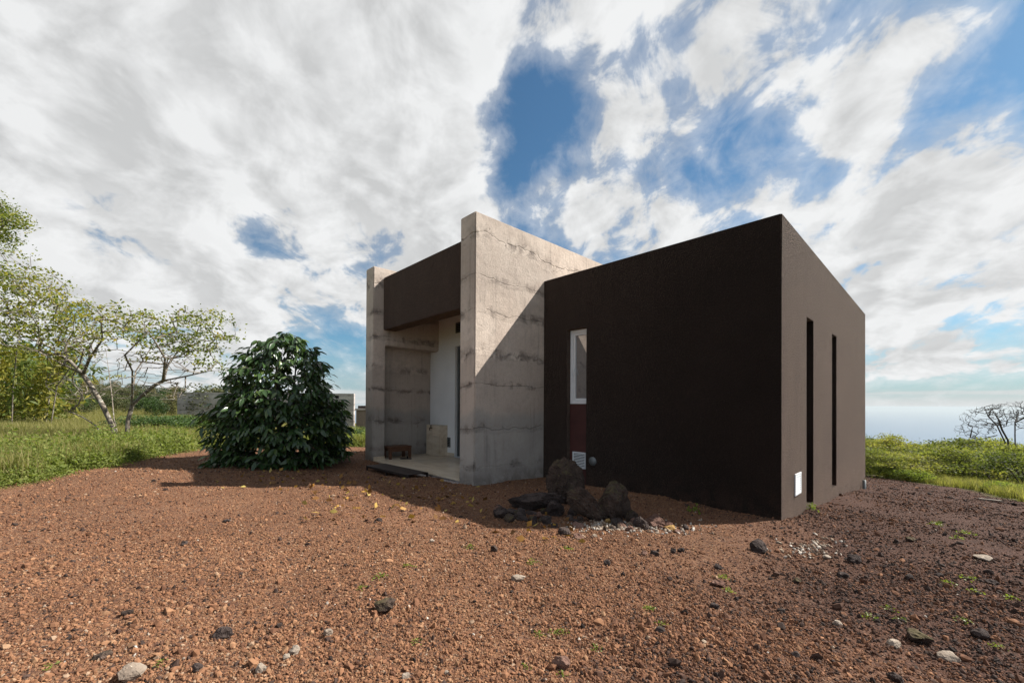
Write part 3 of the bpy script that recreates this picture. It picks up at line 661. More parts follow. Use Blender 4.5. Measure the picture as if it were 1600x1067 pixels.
# ---- gravel as real stones close to the camera (uncountable): instanced from points
GV = [rock_mesh('gravel_piece', 900 + i, 1, .5, 1.6, (1, .85, .7), .1) for i in range(4)]
def scatter(name, pts, rots, scales, tint, meshes, mat, label, cat, kind='stuff'):
    me = bpy.data.meshes.new(name); me.vertices.add(len(pts)); me.vertices.foreach_set('co', np.asarray(pts, np.float32).ravel())
    a = me.attributes.new('rot', 'FLOAT_VECTOR', 'POINT'); a.data.foreach_set('vector', np.asarray(rots, np.float32).ravel())
    a = me.attributes.new('scl', 'FLOAT_VECTOR', 'POINT'); a.data.foreach_set('vector', np.asarray(scales, np.float32).ravel())
    fattr(me, 'tint', tint); o = link(name, me)
    protos = []
    for mm in meshes:
        if not mm.materials: mm.materials.append(mat)
    ng = bpy.data.node_groups.new(name + '_scatter', 'GeometryNodeTree')
    ng.interface.new_socket('Geometry', in_out='INPUT', socket_type='NodeSocketGeometry'); ng.interface.new_socket('Geometry', in_out='OUTPUT', socket_type='NodeSocketGeometry')
    gi = ng.nodes.new('NodeGroupInput'); go = ng.nodes.new('NodeGroupOutput'); L_ = ng.links.new
    ip = ng.nodes.new('GeometryNodeInstanceOnPoints')
    jn_ = ng.nodes.new('GeometryNodeJoinGeometry')
    for mm in meshes:
        # carry each prototype as a tiny object outside the scene's collection
        po = bpy.data.objects.new(mm.name, mm)
        oi_ = ng.nodes.new('GeometryNodeObjectInfo'); oi_.inputs['Object'].default_value = po; oi_.transform_space = 'ORIGINAL'
        g2i = ng.nodes.new('GeometryNodeGeometryToInstance'); L_(oi_.outputs['Geometry'], g2i.inputs[0]); L_(g2i.outputs[0], jn_.inputs[0])
    L_(gi.outputs[0], ip.inputs['Points']); L_(jn_.outputs[0], ip.inputs['Instance']); ip.inputs['Pick Instance'].default_value = True
    def na(nm, t):
        n = ng.nodes.new('GeometryNodeInputNamedAttribute'); n.data_type = t; n.inputs[0].default_value = nm; return n.outputs[0]
    e2r = ng.nodes.new('FunctionNodeEulerToRotation'); L_(na('rot', 'FLOAT_VECTOR'), e2r.inputs[0]); L_(e2r.outputs[0], ip.inputs['Rotation'])
    L_(na('scl', 'FLOAT_VECTOR'), ip.inputs['Scale'])
    L_(ip.outputs[0], go.inputs[0])
    md = o.modifiers.new('scatter', 'NODES'); md.node_group = ng
    return tag(o, label, cat, kind=kind)
mt, nt, b = new_mat('gravel_stone')
t = nt.attr('tint', 'INSTANCER')
c = nt.ramp(t, [(0, (.028, .020, .017)), (.16, (.07, .042, .032)), (.32, (.118, .056, .033)), (.52, (.195, .093, .050)), (.72, (.25, .125, .066)), (.88, (.285, .165, .092)), (.955, (.30, .23, .17)), (1, (.46, .42, .37))])
c = nt.vmath('SCALE', c, nt.mr(nt.noise(nt.geo(), 60, 3), .3, .7, .8, 1.2, False))
nt.set(b.inputs['Base Color'], c); b.inputs['Roughness'].default_value = .9; b.inputs['Specular IOR Level'].default_value = .2; M_GRAV = mt
N = 1150000
th = RNG.uniform(math.radians(-84), math.radians(80), N); 
rad = np.exp(RNG.uniform(math.log(.9), math.log(19), N))
base = math.atan2(FW[1], FW[0])
gxp = CAM[0] + rad * np.cos(base + th); gyp = CAM[1] + rad * np.sin(base + th)
inhouse = ((gxp > XF0) & (gxp < -.0) & (gyp > -.0) & (gyp < D)) | ((gxp > L - TL) & (gxp < XF1) & (gyp > -PP) & (gyp < 5.6))
dens = .62 + .9 * vnoise(gxp * .9, gyp * .9, 41) + .7 * vnoise(gxp * 3.1, gyp * 3.1, 42)
ok = (yard_sd(gxp, gyp) > -.05) & ~inhouse & (RNG.random(N) < np.clip(dens, .12, 1))
gxp, gyp, rad = gxp[ok], gyp[ok], rad[ok]; n = len(gxp)
size = np.clip(RNG.lognormal(math.log(.0036), .55, n), .0018, .026) * (1 + .07 * np.clip(rad - 2, 0, 8))
fr = dark_gravel(gxp, gyp)
size *= 1 + .45 * fr * RNG.random(n)
tint = np.clip(RNG.normal(.60, .17, n) - .34 * fr + .16 * vnoise(gxp * 2, gyp * 2, 31) + .14 * vnoise(gxp * .6, gyp * .6, 32), .0, .92)
dk = RNG.random(n) < (.10 + .10 * fr); tint[dk] = RNG.uniform(0, .15, dk.sum())
wh = RNG.random(n) < .004; tint[wh] = RNG.uniform(.93, 1, wh.sum())
pts = np.stack([gxp, gyp, G(gxp, gyp) + size * .15], 1)
scl = np.stack([size * RNG.uniform(.8, 1.4, n), size * RNG.uniform(.8, 1.2, n), size * RNG.uniform(.7, 1.1, n)], 1)
scatter('gravel', pts, RNG.uniform(0, 6.28, (n, 3)), scl, tint, GV, M_GRAV, 'loose red brown cinder gravel covering the yard', 'gravel')
# white coral rubble strewn in a strip before the rocks and by the corner
n = 520; tq = RNG.random(n)
wpx = np.concatenate([RNG.normal(960, 42, 300), RNG.uniform(900, 1120, 110), RNG.normal(1270, 30, 110)]); wpy = np.concatenate([822 + (wpx[:300] - 930) * .05 + RNG.normal(0, 4, 300), 826 + RNG.normal(0, 6, 110), 856 + RNG.normal(0, 8, 110)])
pp = np.array([gp(a, b_) for a, b_ in zip(wpx, wpy)])
sz_ = RNG.lognormal(math.log(.013), .35, n)
scatter('coral_rubble', pp + np.array([0, 0, .006]), RNG.uniform(0, 6.28, (n, 3)), np.stack([sz_ * 1.3, sz_, sz_ * .8], 1), RNG.uniform(.93, 1, n), GV, M_GRAV, 'strip of white coral rubble in front of the rock pile', 'rubble')

# ------------------------------------------------------------------ vegetation helpers
def leaf_mat(name, cols, rough=.45, spec=.4, trans=.25, attr='tint', orand=.0):
    mt, nt, b = new_mat(name)
    n = nt.noise(nt.geo(), 1.7, 4, .6); f = nt.attr(attr)
    oi = nt.n.new('ShaderNodeObjectInfo')
    fac = nt.math('ADD', nt.math('ADD', nt.math('MULTIPLY', n, .35), nt.math('MULTIPLY', f, .65)), nt.mr(oi.outputs['Random'], 0, 1, -orand, orand, False))
    st_ = [(i / (len(cols) - 1) * .7 + .15, c) for i, c in enumerate(cols)]
    c = nt.ramp(fac, st_)
    nt.set(b.inputs['Base Color'], c); b.inputs['Roughness'].default_value = rough; b.inputs['Specular IOR Level'].default_value = spec
    tr = nt.n.new('ShaderNodeBsdfTranslucent'); nt.set(tr.inputs[0], nt.vmath('MULTIPLY', c, (1.25, 1.35, .6)))
    mx = nt.n.new('ShaderNodeMixShader'); mx.inputs[0].default_value = trans
    nt.l.new(b.outputs[0], mx.inputs[1]); nt.l.new(tr.outputs[0], mx.inputs[2]); nt.l.new(mx.outputs[0], nt.n['Material Output'].inputs[0])
    return mt
LEAF4 = np.array([(0, 0, 0), (.38, .5, .06), (-.38, .5, .06), (0, 1, -.05)], float)   # base, two sides, tip
def leaf_cloud(name, P, size, tint, aspect=.8, up=.35, rng=RNG, dirs=None):
    n = len(P); d = rng.normal(size=(n, 3)); d[:, 2] = d[:, 2] * .6 + up
    if dirs is not None: d = d * .7 + dirs
    d /= np.linalg.norm(d, axis=1)[:, None]
    a = rng.normal(size=(n, 3)); a -= (a * d).sum(1)[:, None] * d; a /= np.linalg.norm(a, axis=1)[:, None]; c = np.cross(a, d)
    s = np.asarray(size)[:, None, None]
    V = P[:, None, :] + s * (LEAF4[None, :, 0:1] * aspect * a[:, None, :] + LEAF4[None, :, 1:2] * d[:, None, :] + LEAF4[None, :, 2:3] * c[:, None, :])
    V = V.reshape(-1, 3); i = np.arange(n)[:, None] * 4
    Fc = np.concatenate([i + np.array([[0, 1, 2]]), i + np.array([[1, 3, 2]])], 0)
    me = mesh_np(name, V, Fc); fattr(me, 'tint', np.repeat(tint, 4)); return me
class Skel:
    """branch skeleton: nodes with parents; new ends hook onto the nearest node"""
    def __init__(s): s.p = []; s.par = []
    def line(s, pts, par=-1, sub=3):
        last = par
        pts = [np.asarray(q, float) for q in pts]
        if par >= 0: pts = [s.p[par]] + pts
        for i in range(len(pts) - 1 if True else 0):
            if i == 0 and par < 0: s.p.append(pts[0]); s.par.append(-1); last = len(s.p) - 1
            for k_ in range(1, sub + 1):
                q = pts[i] + (pts[i + 1] - pts[i]) * k_ / sub
                s.p.append(q); s.par.append(last); last = len(s.p) - 1
        return last
    def nearest(s, q, bias=0.):
        A = np.array(s.p); d = np.linalg.norm(A - q, axis=1) + bias * np.maximum(A[:, 2] - q[2], 0)
        return int(d.argmin())
    def grow(s, ends, rng, jit=.08, seg=.35, zmin=-1e9):
        ends = [np.asarray(e) for e in ends]
        A = np.array(s.p); order = sorted(range(len(ends)), key=lambda i: np.linalg.norm(A - ends[i], axis=1).min())
        tips = []
        for i in order:
            e = ends[i]; j = s.nearest(e, .6); a = s.p[j]; ln = np.linalg.norm(e - a); n = max(1, int(ln / seg)); last = j
            for k_ in range(1, n + 1):
                t = k_ / n; q = a + (e - a) * t + (rng.normal(size=3) * jit * ln * (1 - t) if k_ < n else 0)
                q[2] -= .10 * ln * math.sin(math.pi * t) * .4
                s.p.append(q); s.par.append(last); last = len(s.p) - 1
            tips.append(last)
        return tips
    def mesh(s, name, rtip=.004, expo=2.3, rmax=.2, sides=5, rmul=1.):
        n = len(s.p); w = np.zeros(n); kids = [0] * n
        for i in range(n):
            if s.par[i] >= 0: kids[s.par[i]] += 1
        area = np.zeros(n)
        for i in range(n - 1, -1, -1):
            if kids[i] == 0: area[i] = rtip ** expo
            if s.par[i] >= 0: area[s.par[i]] += area[i]
        rad = np.minimum(area ** (1 / expo) * rmul, rmax)
        V = []; Fc = []
        ca = np.cos(np.arange(sides) / sides * 2 * np.pi); sa = np.sin(np.arange(sides) / sides * 2 * np.pi)
        P = np.array(s.p)
        for i in range(n):
            j = s.par[i]
            if j < 0: continue
            d = P[i] - P[j]; l_ = np.linalg.norm(d)
            if l_ < 1e-6: continue
            d /= l_; a = np.cross(d, (0, 0, 1) if abs(d[2]) < .9 else (1, 0, 0)); a /= np.linalg.norm(a); c = np.cross(d, a)
            b0 = len(V); rj = min(rad[j], rad[i] * 1.45)
            for q, r in ((P[j] - d * r_ov(rad[i]), rj), (P[i] + d * r_ov(rad[i]), rad[i])):
                for k_ in range(sides): V.append(q + (a * ca[k_] + c * sa[k_]) * r)
            for k_ in range(sides): Fc.append((b0 + k_, b0 + (k_ + 1) % sides, b0 + sides + (k_ + 1) % sides, b0 + sides + k_))
        return mesh_np(name, np.array(V), np.array(Fc), True)
def r_ov(r): return r * .25
def bark_mat(name, a, b_, lich=0.):
    mt, nt, b = new_mat(name); pos = nt.geo()
    n1 = nt.noise(nt.vmath('MULTIPLY', pos, (1, 1, .35)), 22, 6, .7)
    c = nt.mix(nt.mr(n1, .35, .65), a, b_)
    if lich: c = nt.mix(nt.mr(nt.noise(pos, 7, 5, .7), .5, .62, 0, lich), c, (.36, .34, .29))
    nt.set(b.inputs['Base Color'], c); b.inputs['Roughness'].default_value = .95; nt.set(b.inputs['Normal'], nt.bump(n1, .8, .02)); return mt
M_BARK = bark_mat('grey_brown_bark', (.10, .08, .062), (.23, .19, .15), .8)
M_BARKD = bark_mat('dark_bark', (.035, .028, .024), (.075, .06, .05))
M_TREELEAF = leaf_mat('yellow_green_leaf', [(.055, .09, .02), (.11, .15, .03), (.19, .21, .04), (.30, .26, .035), (.42, .30, .03)], .6, .22, .45)
M_SHRUB = leaf_mat('olive_shrub_leaf', [(.045, .06, .02), (.11, .13, .038), (.20, .205, .06), (.30, .27, .09)], .65, .2, .48, orand=.2)
M_DEEP = leaf_mat('deep_green_leaf', [(.02, .04, .010), (.04, .075, .016), (.07, .12, .024), (.11, .16, .035)], .5, .35, .25)
M_COVER = leaf_mat('weed_leaf', [(.075, .10, .024), (.145, .185, .045), (.225, .255, .072), (.33, .32, .12)], .65, .18, .48)
M_BAMBOO = leaf_mat('bamboo_leaf', [(.06, .09, .018), (.12, .145, .026), (.20, .195, .035), (.28, .23, .04)], .55, .25, .35)
M_FARTREE = leaf_mat('far_tree_leaf', [(.04, .055, .02), (.07, .085, .03), (.11, .11, .045), (.17, .13, .06)], .6, .3, .2, orand=.25)

# ------------------------------------------------------------------ coffee shrub
M_COFFEE = leaf_mat('glossy_coffee_leaf', [(.022, .046, .016), (.042, .082, .026), (.075, .125, .036), (.16, .20, .05)], .27, .6, .2)
def big_leaf(name, tint):
    # ovate leaf with midrib fold, wavy edge and drooping tip; length 1 along +x
    nn = 6; V = []; Fc = []
    for i in range(nn + 1):
        t = i / nn; w = .21 * math.sin(math.pi * min(1, t * .93 + .035)) ** .8 * (1 - .25 * t); w = max(w, .006); droop = -.22 * t * t
        for s_ in (-1, 0, 1): V.append((t, s_ * w, droop + (.055 if s_ else 0) * (w / .2) + .012 * math.sin(t * 17) * abs(s_)))
    for i in range(nn):
        for s_ in (0, 1): a = i * 3 + s_; Fc.append((a, a + 3, a + 4, a + 1))
    me = mesh_np(name, V, Fc, True); fattr(me, 'tint', np.full(len(V), tint)); return me, np.array(V), np.array(Fc)
foot = gp(445, 722); wS = float(np.dot(foot - CAM, FW)); sS = wS / F_PX
shrub = empty('coffee_shrub', (foot[0], foot[1], gz(foot[0], foot[1])))
tag(shrub, 'dense rounded coffee shrub with dark glossy drooping leaves beside the porch', 'shrub')
SH, SR = 204 * sS, 94 * sS
rg = np.random.default_rng(3)
sk = Skel(); b0 = np.zeros(3)
for a in range(4):
    an = a * 1.6 + .4; sk.line([np.array([.05 * math.cos(an), .05 * math.sin(an), -.1]), np.array([.14 * math.cos(an), .14 * math.sin(an), SH * .3]), np.array([.2 * math.cos(an), .2 * math.sin(an), SH * (.66 + .08 * a)])], sub=4)
def dome(t):        # radius of the crown against relative height
    return SR * np.interp(t, [0, .1, .25, .45, .62, .78, .9, .97, 1.0], [.90, 1.0, 1.0, .91, .79, .63, .46, .30, .12])
tips = []
lob = rg.uniform(0, 6.28, 5)
while len(tips) < 1050:
    t = rg.uniform(.02, 1.0) ** 1.12; an = rg.uniform(0, 6.28)
    r = dome(t) * (1 + .10 * math.sin(3 * an + lob[0]) + .08 * math.sin(5 * an + 9 * t + lob[1]) + .07 * math.sin(17 * t + lob[2] + 2 * an)) * math.sqrt(rg.uniform(.28, 1.06))
    if rg.random() < r / SR + .12: tips.append(np.array([r * math.cos(an), r * math.sin(an), t * SH * .985 + rg.normal() * .02]))
for _ in range(330):
    t = rg.uniform(.02, .5); an = rg.uniform(0, 6.28); r = dome(t) * math.sqrt(rg.uniform(.35, 1.0)); tips.append(np.array([r * math.cos(an), r * math.sin(an), t * SH]))
tid = sk.grow(tips, rg, .05, .22)
link('branches', sk.mesh('branches', .0035, 2.4, .04), M_BARKD, shrub)
LV_ = [big_leaf('leaf', tt) for tt in (.15, .35, .55, .8)]
for lm, _, _ in LV_: lm.materials.append(M_COFFEE)
leaves = []
for ti in tid:
    p = np.array(sk.p[ti]); q = np.array(sk.p[sk.par[ti]]); d = p - q; d[2] *= .3; d += .5 * np.array([p[0], p[1], 0]) / (np.hypot(p[0], p[1]) + .05) * .2; d /= np.linalg.norm(d) + 1e-6
    az0 = math.atan2(d[1], d[0])
    for jn in range(3):
        base_ = p - d * jn * .075
        for sgn in (-1, 1):
            az = az0 + sgn * (rg.uniform(.5, 1.35) if jn else rg.uniform(.15, .7)); pit = rg.uniform(.05, .95); ro = rg.normal() * .5 
            leaves.append((base_, az, pit, ro, rg.uniform(.085, .17), int(rg.choice(4, p=[.35, .35, .2, .1]))))
wp = np.array([l_[0] for l_ in leaves]) + foot
todir = (CAM - foot)[:2]; todir /= np.linalg.norm(todir)
score = (np.array([l_[0] for l_ in leaves])[:, :2] @ todir) / SR + .15 * rg.random(len(leaves)) + np.array([l_[4] for l_ in leaves])
big_ids = set(np.argsort(-score)[:300].tolist())
VV = []; FF = []; TT = []
for i, (p, az, pit, ro, ln, vi) in enumerate(leaves):
    R_ = Matrix.Rotation(az, 3, 'Z') @ Matrix.Rotation(pit, 3, 'Y') @ Matrix.Rotation(ro, 3, 'X')
    if i in big_ids:
        o = bpy.data.objects.new('leaf', LV_[vi][0]); COL.objects.link(o); o.parent = shrub; o.location = p; o.rotation_euler = R_.to_euler(); o.scale = (ln, ln, ln)
    else:
        b1 = len(VV) * 21; VV.append(p + (LV_[vi][1] * ln) @ np.array(R_).T); FF.append(LV_[vi][2] + b1); TT.append(np.full(21, (.15, .35, .55, .8)[vi]))
fm = mesh_np('foliage', np.concatenate(VV), np.concatenate(FF), True); fattr(fm, 'tint', np.concatenate(TT))
link('foliage', fm, M_COFFEE, shrub)['kind'] = 'stuff'

# ------------------------------------------------------------------ spreading tree on the left
def ell_points(c, r, n, rng, shell=.35):
    d = rng.normal(size=(n, 3)); d /= np.linalg.norm(d, axis=1)[:, None]
    return np.asarray(c) + d * np.asarray(r) * (rng.uniform(shell, 1, n) ** (1 / 3))[:, None]
def bearing_axes():
    rt = RT / np.linalg.norm(RT); return rt, _f
tb = gp(188, 694); wT = float(np.dot(tb - CAM, FW))
tree = empty('spreading_tree', tb); tag(tree, 'multi stemmed spreading tree with sparse yellow green leaves at the left of the yard', 'tree')
rg = np.random.default_rng(12)
def tp_(px, py, dd=0.): return pd(px, py, wT + dd) - tb
sk = Skel()
# three stems and the main limbs as they stand in the photograph, spread in depth
sk.line([tp_(196, 700), tp_(200, 655, .1), tp_(206, 634, .15)], sub=3); n1 = len(sk.p) - 1
n2 = sk.line([tp_(222, 618, .2), tp_(240, 603, .15), tp_(255, 595, .1)], n1)
sk.line([tp_(290, 588, -.1), tp_(325, 580, -.3), tp_(358, 577, -.5)], n2); sk.line([tp_(262, 570, .5), tp_(285, 540, .8), tp_(318, 515, .9)], n2); sk.line([tp_(258, 560, -.6), tp_(240, 530, -1.0), tp_(222, 505, -1.2)], n2)
sk.line([tp_(208, 605, .5), tp_(212, 580, .9), tp_(235, 545, 1.1), tp_(275, 535, 1.3)], n1); sk.line([tp_(207, 580, -.4), tp_(195, 555, -.8), tp_(230, 520, -.6)], n1)
sk.line([tp_(182, 700, .2), tp_(176, 665, .3), tp_(160, 632, .4), tp_(146, 608, .5), tp_(130, 585, .6)], sub=3); n3 = len(sk.p) - 1
sk.line([tp_(110, 565, .9), tp_(82, 545, 1.2), tp_(50, 528, 1.5)], n3); sk.line([tp_(140, 560, .2), tp_(160, 530, -.2), tp_(158, 500, -.5)], n3); sk.line([tp_(100, 570, -.3), tp_(60, 550, -.9), tp_(20, 535, -1.2)], n3)
sk.line([tp_(170, 698, -.1), tp_(150, 665, -.2), tp_(130, 652, -.25), tp_(108, 643, -.3), tp_(122, 632, -.4), tp_(129, 617, -.4)], sub=2); n4 = len(sk.p) - 1
sk.line([tp_(115, 600, -.5), tp_(113, 588, -.6), tp_(125, 568, -.8), tp_(131, 545, -1.1)], n4)
sk.line([tp_(190, 700, .5), tp_(178, 655, .6), tp_(175, 620, .9), tp_(170, 580, 1.4), tp_(165, 545, 1.8)], sub=2)
s_ = wT / F_PX
cl = [(40, 478, 70, 62, 140), (85, 500, 65, 40, 130), (150, 500, 60, 32, 120), (225, 505, 50, 26, 56), (295, 510, 60, 30, 66), (335, 515, 38, 34, 40), (270, 535, 50, 20, 36), (60, 535, 70, 25, 80), (20, 430, 55, 40, 80), (310, 548, 34, 18, 34), (330, 572, 26, 10, 16), (190, 540, 90, 26, 50), (-60, 470, 80, 70, 110)]
ends = []; lp = []
for (px, py, rx, ry, n_) in cl:
    c = tp_(px, py, rg.normal() * .3); e = ell_points(c, (rx * s_ * 1.0, rx * s_ * 1.0, ry * s_), n_, rg, .1); ends += list(e)
tid = sk.grow(ends, rg, .09, .22)
bare = [tp_(*(rg.uniform(70, 300), rg.uniform(545, 625)), rg.normal() * .8) for _ in range(230)]
sk.grow(bare, rg, .12, .2)
link('trunk', sk.mesh('trunk', .0050, 2.3, .062), M_BARK, tree)
P_ = []
for ti in tid:
    p = np.array(sk.p[ti]); m_ = int(rg.integers(1, 19))
    P_.append(p + rg.normal(size=(m_, 3)) * np.array([.10, .10, .05]))
P_ = np.concatenate(P_); n = len(P_)
pxl = 800 + F_PX * ((P_ + tb - CAM) @ RT) / ((P_ + tb - CAM) @ FW)
yel = np.clip(1 - np.abs(pxl - 100) / 110, 0, 1)
tn = np.clip(.42 + .12 * yel + .30 * vnoise(P_[:, 0] * 1.6, P_[:, 2] * 2.2, 5) + .16 * rg.normal(size=n), 0, 1)
lowz = (P_[:, 2] - P_[:, 2].min()) / np.ptp(P_[:, 2])
tn = np.clip(tn + .45 * np.clip(vnoise(P_[:, 0] * .9 + 4, P_[:, 1] * .9 + P_[:, 2] * .8, 6), 0, 1), 0, 1)
link('crown', leaf_cloud('crown', P_, rg.uniform(.04, .09, n), tn, .8, .2, rg), M_TREELEAF, tree)

# tree standing beyond the left edge, its branches reach into the picture
tb2 = np.array(pd(-190, 705, wT * 1.05)); tb2[2] = gz(tb2[0], tb2[1])
t2 = empty('leafy_tree', tb2); tag(t2, 'green tree at the left edge whose leafy branches reach in above the spreading tree', 'tree')
rg = np.random.default_rng(21); w2 = wT * 1.05
def tq_(px, py, dd=0.): return pd(px, py, w2 + dd) - tb2
sk = Skel(); sk.line([np.array([0, 0, -.2]), tq_(-185, 600), tq_(-170, 520, .2), tq_(-150, 420, .1)], sub=3)
nn_ = len(sk.p) - 1; sk.line([tq_(-90, 390, -.2), tq_(-30, 350, -.2), tq_(20, 330)], nn_); sk.line([tq_(-80, 440, .4), tq_(-20, 420, .4)], nn_)
ends = []
for (px, py, rx, ry, n_) in [(-5, 330, 26, 30, 46), (25, 345, 22, 12, 26), (-30, 370, 34, 40, 50), (-110, 330, 80, 70, 120), (-10, 440, 40, 26, 60), (-200, 400, 90, 80, 90), (5, 372, 22, 8, 20)]:
    ends += list(ell_points(tq_(px, py, rg.normal() * .3), (rx * s_, rx * s_, ry * s_), n_, rg, .1))
tid = sk.grow(ends, rg, .09, .25); link('trunk', sk.mesh('trunk', .004, 2.1, .14), M_BARK, t2)
P_ = np.concatenate([np.array(sk.p[ti]) + rg.normal(size=(rg.integers(14, 40), 3)) * np.array([.12, .12, .07]) for ti in tid]); n = len(P_)
link('crown', leaf_cloud('crown', P_, rg.uniform(.035, .075, n), np.clip(.40 + .2 * rg.normal(size=n), 0, .7), .75, .2, rg), M_TREELEAF, t2)

# ------------------------------------------------------------------ generic bush crowns
def bush_mesh(name, rx, ry, h, n, leaf, rng, lobes=9, tmean=.45, flat=.75, up=.35):
    c = [np.array([rng.uniform(-.6, .6) * rx, rng.uniform(-.6, .6) * ry, rng.uniform(.3, .78) * h]) for _ in range(lobes)]
    P = []; tn = []
    for q in c:
        m_ = int(n / lobes); rad = np.array([rx * .5, ry * .5, h * .30]) * rng.uniform(.65, 1.15)
        pts = ell_points(q, rad, m_, rng, .45); pts[:, 2] = np.maximum(pts[:, 2], .02 * h); P.append(pts); tn.append(np.full(m_, tmean + rng.normal() * .12))
    P = np.concatenate(P); tn = np.clip(np.concatenate(tn) + rng.normal(size=len(P)) * .14, 0, 1)
    tn = np.clip(tn + .5 * vnoise(P[:, 0] * 2.2 / max(rx, .3), P[:, 2] * 3 / max(h, .3), int(rng.integers(0, 99))), 0, 1)
    return leaf_cloud(name, P, rng.uniform(.7, 1.3, len(P)) * leaf, tn, .85, up, rng)
def canopy_bush(name, rx, h, n, leaf, rng, tm):
    # flat topped shrub: sprays of leaves on spreading twigs, open and stemmy below
    k_ = 46; c = np.stack([rng.normal(size=k_) * rx * .5, rng.normal(size=k_) * rx * .5, np.zeros(k_)], 1); r = np.hypot(c[:, 0], c[:, 1]) / rx
    c[:, 2] = h * np.clip(1 - .4 * r ** 2 - rng.exponential(.22, k_), .12, 1.08)
    m_ = n // k_; P = np.concatenate([q + rng.normal(size=(m_, 3)) * np.array([.19, .19, .065]) * rng.uniform(.6, 1.3) for q in c]); P[:, 2] = np.maximum(P[:, 2], .03)
    tn = np.clip(np.repeat(tm + rng.normal(size=k_) * .17, m_) + rng.normal(size=len(P)) * .12, 0, 1)
    return leaf_cloud(name, P, rng.uniform(.6, 1.3, len(P)) * leaf, tn, .8, .35, rng)
def stems_mesh(name, rx, h, rng, nst=6, ends=26, rt_=.006):
    s = Skel()
    for i in range(nst):
        a = rng.uniform(0, 6.28); s.line([np.array([.05 * math.cos(a), .05 * math.sin(a), -.12]), np.array([.35 * rx * math.cos(a), .35 * rx * math.sin(a), h * .45]), np.array([.6 * rx * math.cos(a), .6 * rx * math.sin(a), h * .75])], sub=2)
    s.grow([np.array([rng.uniform(-.8, .8) * rx, rng.uniform(-.8, .8) * rx, rng.uniform(.35, .92) * h]) for _ in range(ends)], rng, .1, .3)
    return s.mesh(name, rt_, 2.2, .06)
def place(name, fm, sm, leafmat, x, y, label, cat, group=None, sc=(1, 1, 1), rz=0., bark=M_BARKD, pname='foliage', sname='stems'):
    r = empty(name, (x, y, gz(x, y)), rz); r.scale = sc
    tag(r, label, cat, group); link(pname, fm, leafmat, r)
    if sm is not None: link(sname, sm, bark, r)
    return r
rg = np.random.default_rng(33)
SBM = [(canopy_bush('foliage', 1.25, 1.5, 4600, .07, rg, .50 + .06 * i), stems_mesh('stems', 1.1, 1.35, rg, 7, 44, .007)) for i in range(4)]
# thicket of shrubs beyond the yard on the right (photo px of top, distance, relative size)
SHR = []
for i in range(27):
    row = i % 3; px = 1335 + (i // 3) * 33 + rg.uniform(-10, 10); dist = (20.5, 25.5, 32)[row] + rg.uniform(-2, 2)
    SHR.append((px, dist, row))
words = ['front row of the thicket', 'middle of the thicket', 'back of the thicket']
for i, (px, dist, row) in enumerate(SHR):
    d = ray(px, 700); w_ = dist / np.linalg.norm(d[:2]); p = CAM + w_ * d; z0 = gz(p[0], p[1])
    topy = 688 + (px - 1350) * .035 + rg.uniform(-8, 14) + (14 if row == 0 else 0)
    ht = (CAM + w_ * ray(px, topy))[2] - z0; ht = float(np.clip(ht, .8, 3.2))
    fm, sm = SBM[i % 4]; wsc = rg.uniform(.75, 1.2) * (1 + .1 * row)
    ordn = ('first', 'second', 'third', 'fourth', 'fifth', 'sixth', 'seventh', 'eighth', 'ninth', 'tenth', 'eleventh', 'twelfth')[i // 3]
    place('shrub', fm, sm, M_SHRUB, p[0], p[1], 'olive shrub, %s from the house in the %s' % (ordn, words[row]), 'shrub', 'shrubs of the thicket right of the house, ' + words[row].split(' of')[0], (wsc, wsc, ht / 1.42), rg.uniform(0, 6.28))
# low mounds at the yard edge right of the house
MB_ = bush_mesh('foliage', .9, .8, .62, 4200, .045, rg, 12, .6); MG_ = bush_mesh('foliage', .8, .8, .5, 3600, .05, rg, 10, .5)
for (px, py, sc, lb, ms) in ((1378, 745, 1.0, 'yellow flowered low bush right against the house corner', MB_), (1420, 752, .8, 'low green bush second from the house corner', MG_), (1505, 752, .7, 'rounded dark green weed clump in the grass at right', MG_), (1572, 772, .6, 'low leafy clump at the right edge of the grass', MG_)):
    p = gp(px, py); place('low_bush', ms, None, M_COVER, p[0], p[1], lb, 'bush', None, (sc, sc, sc), rg.uniform(0, 6))
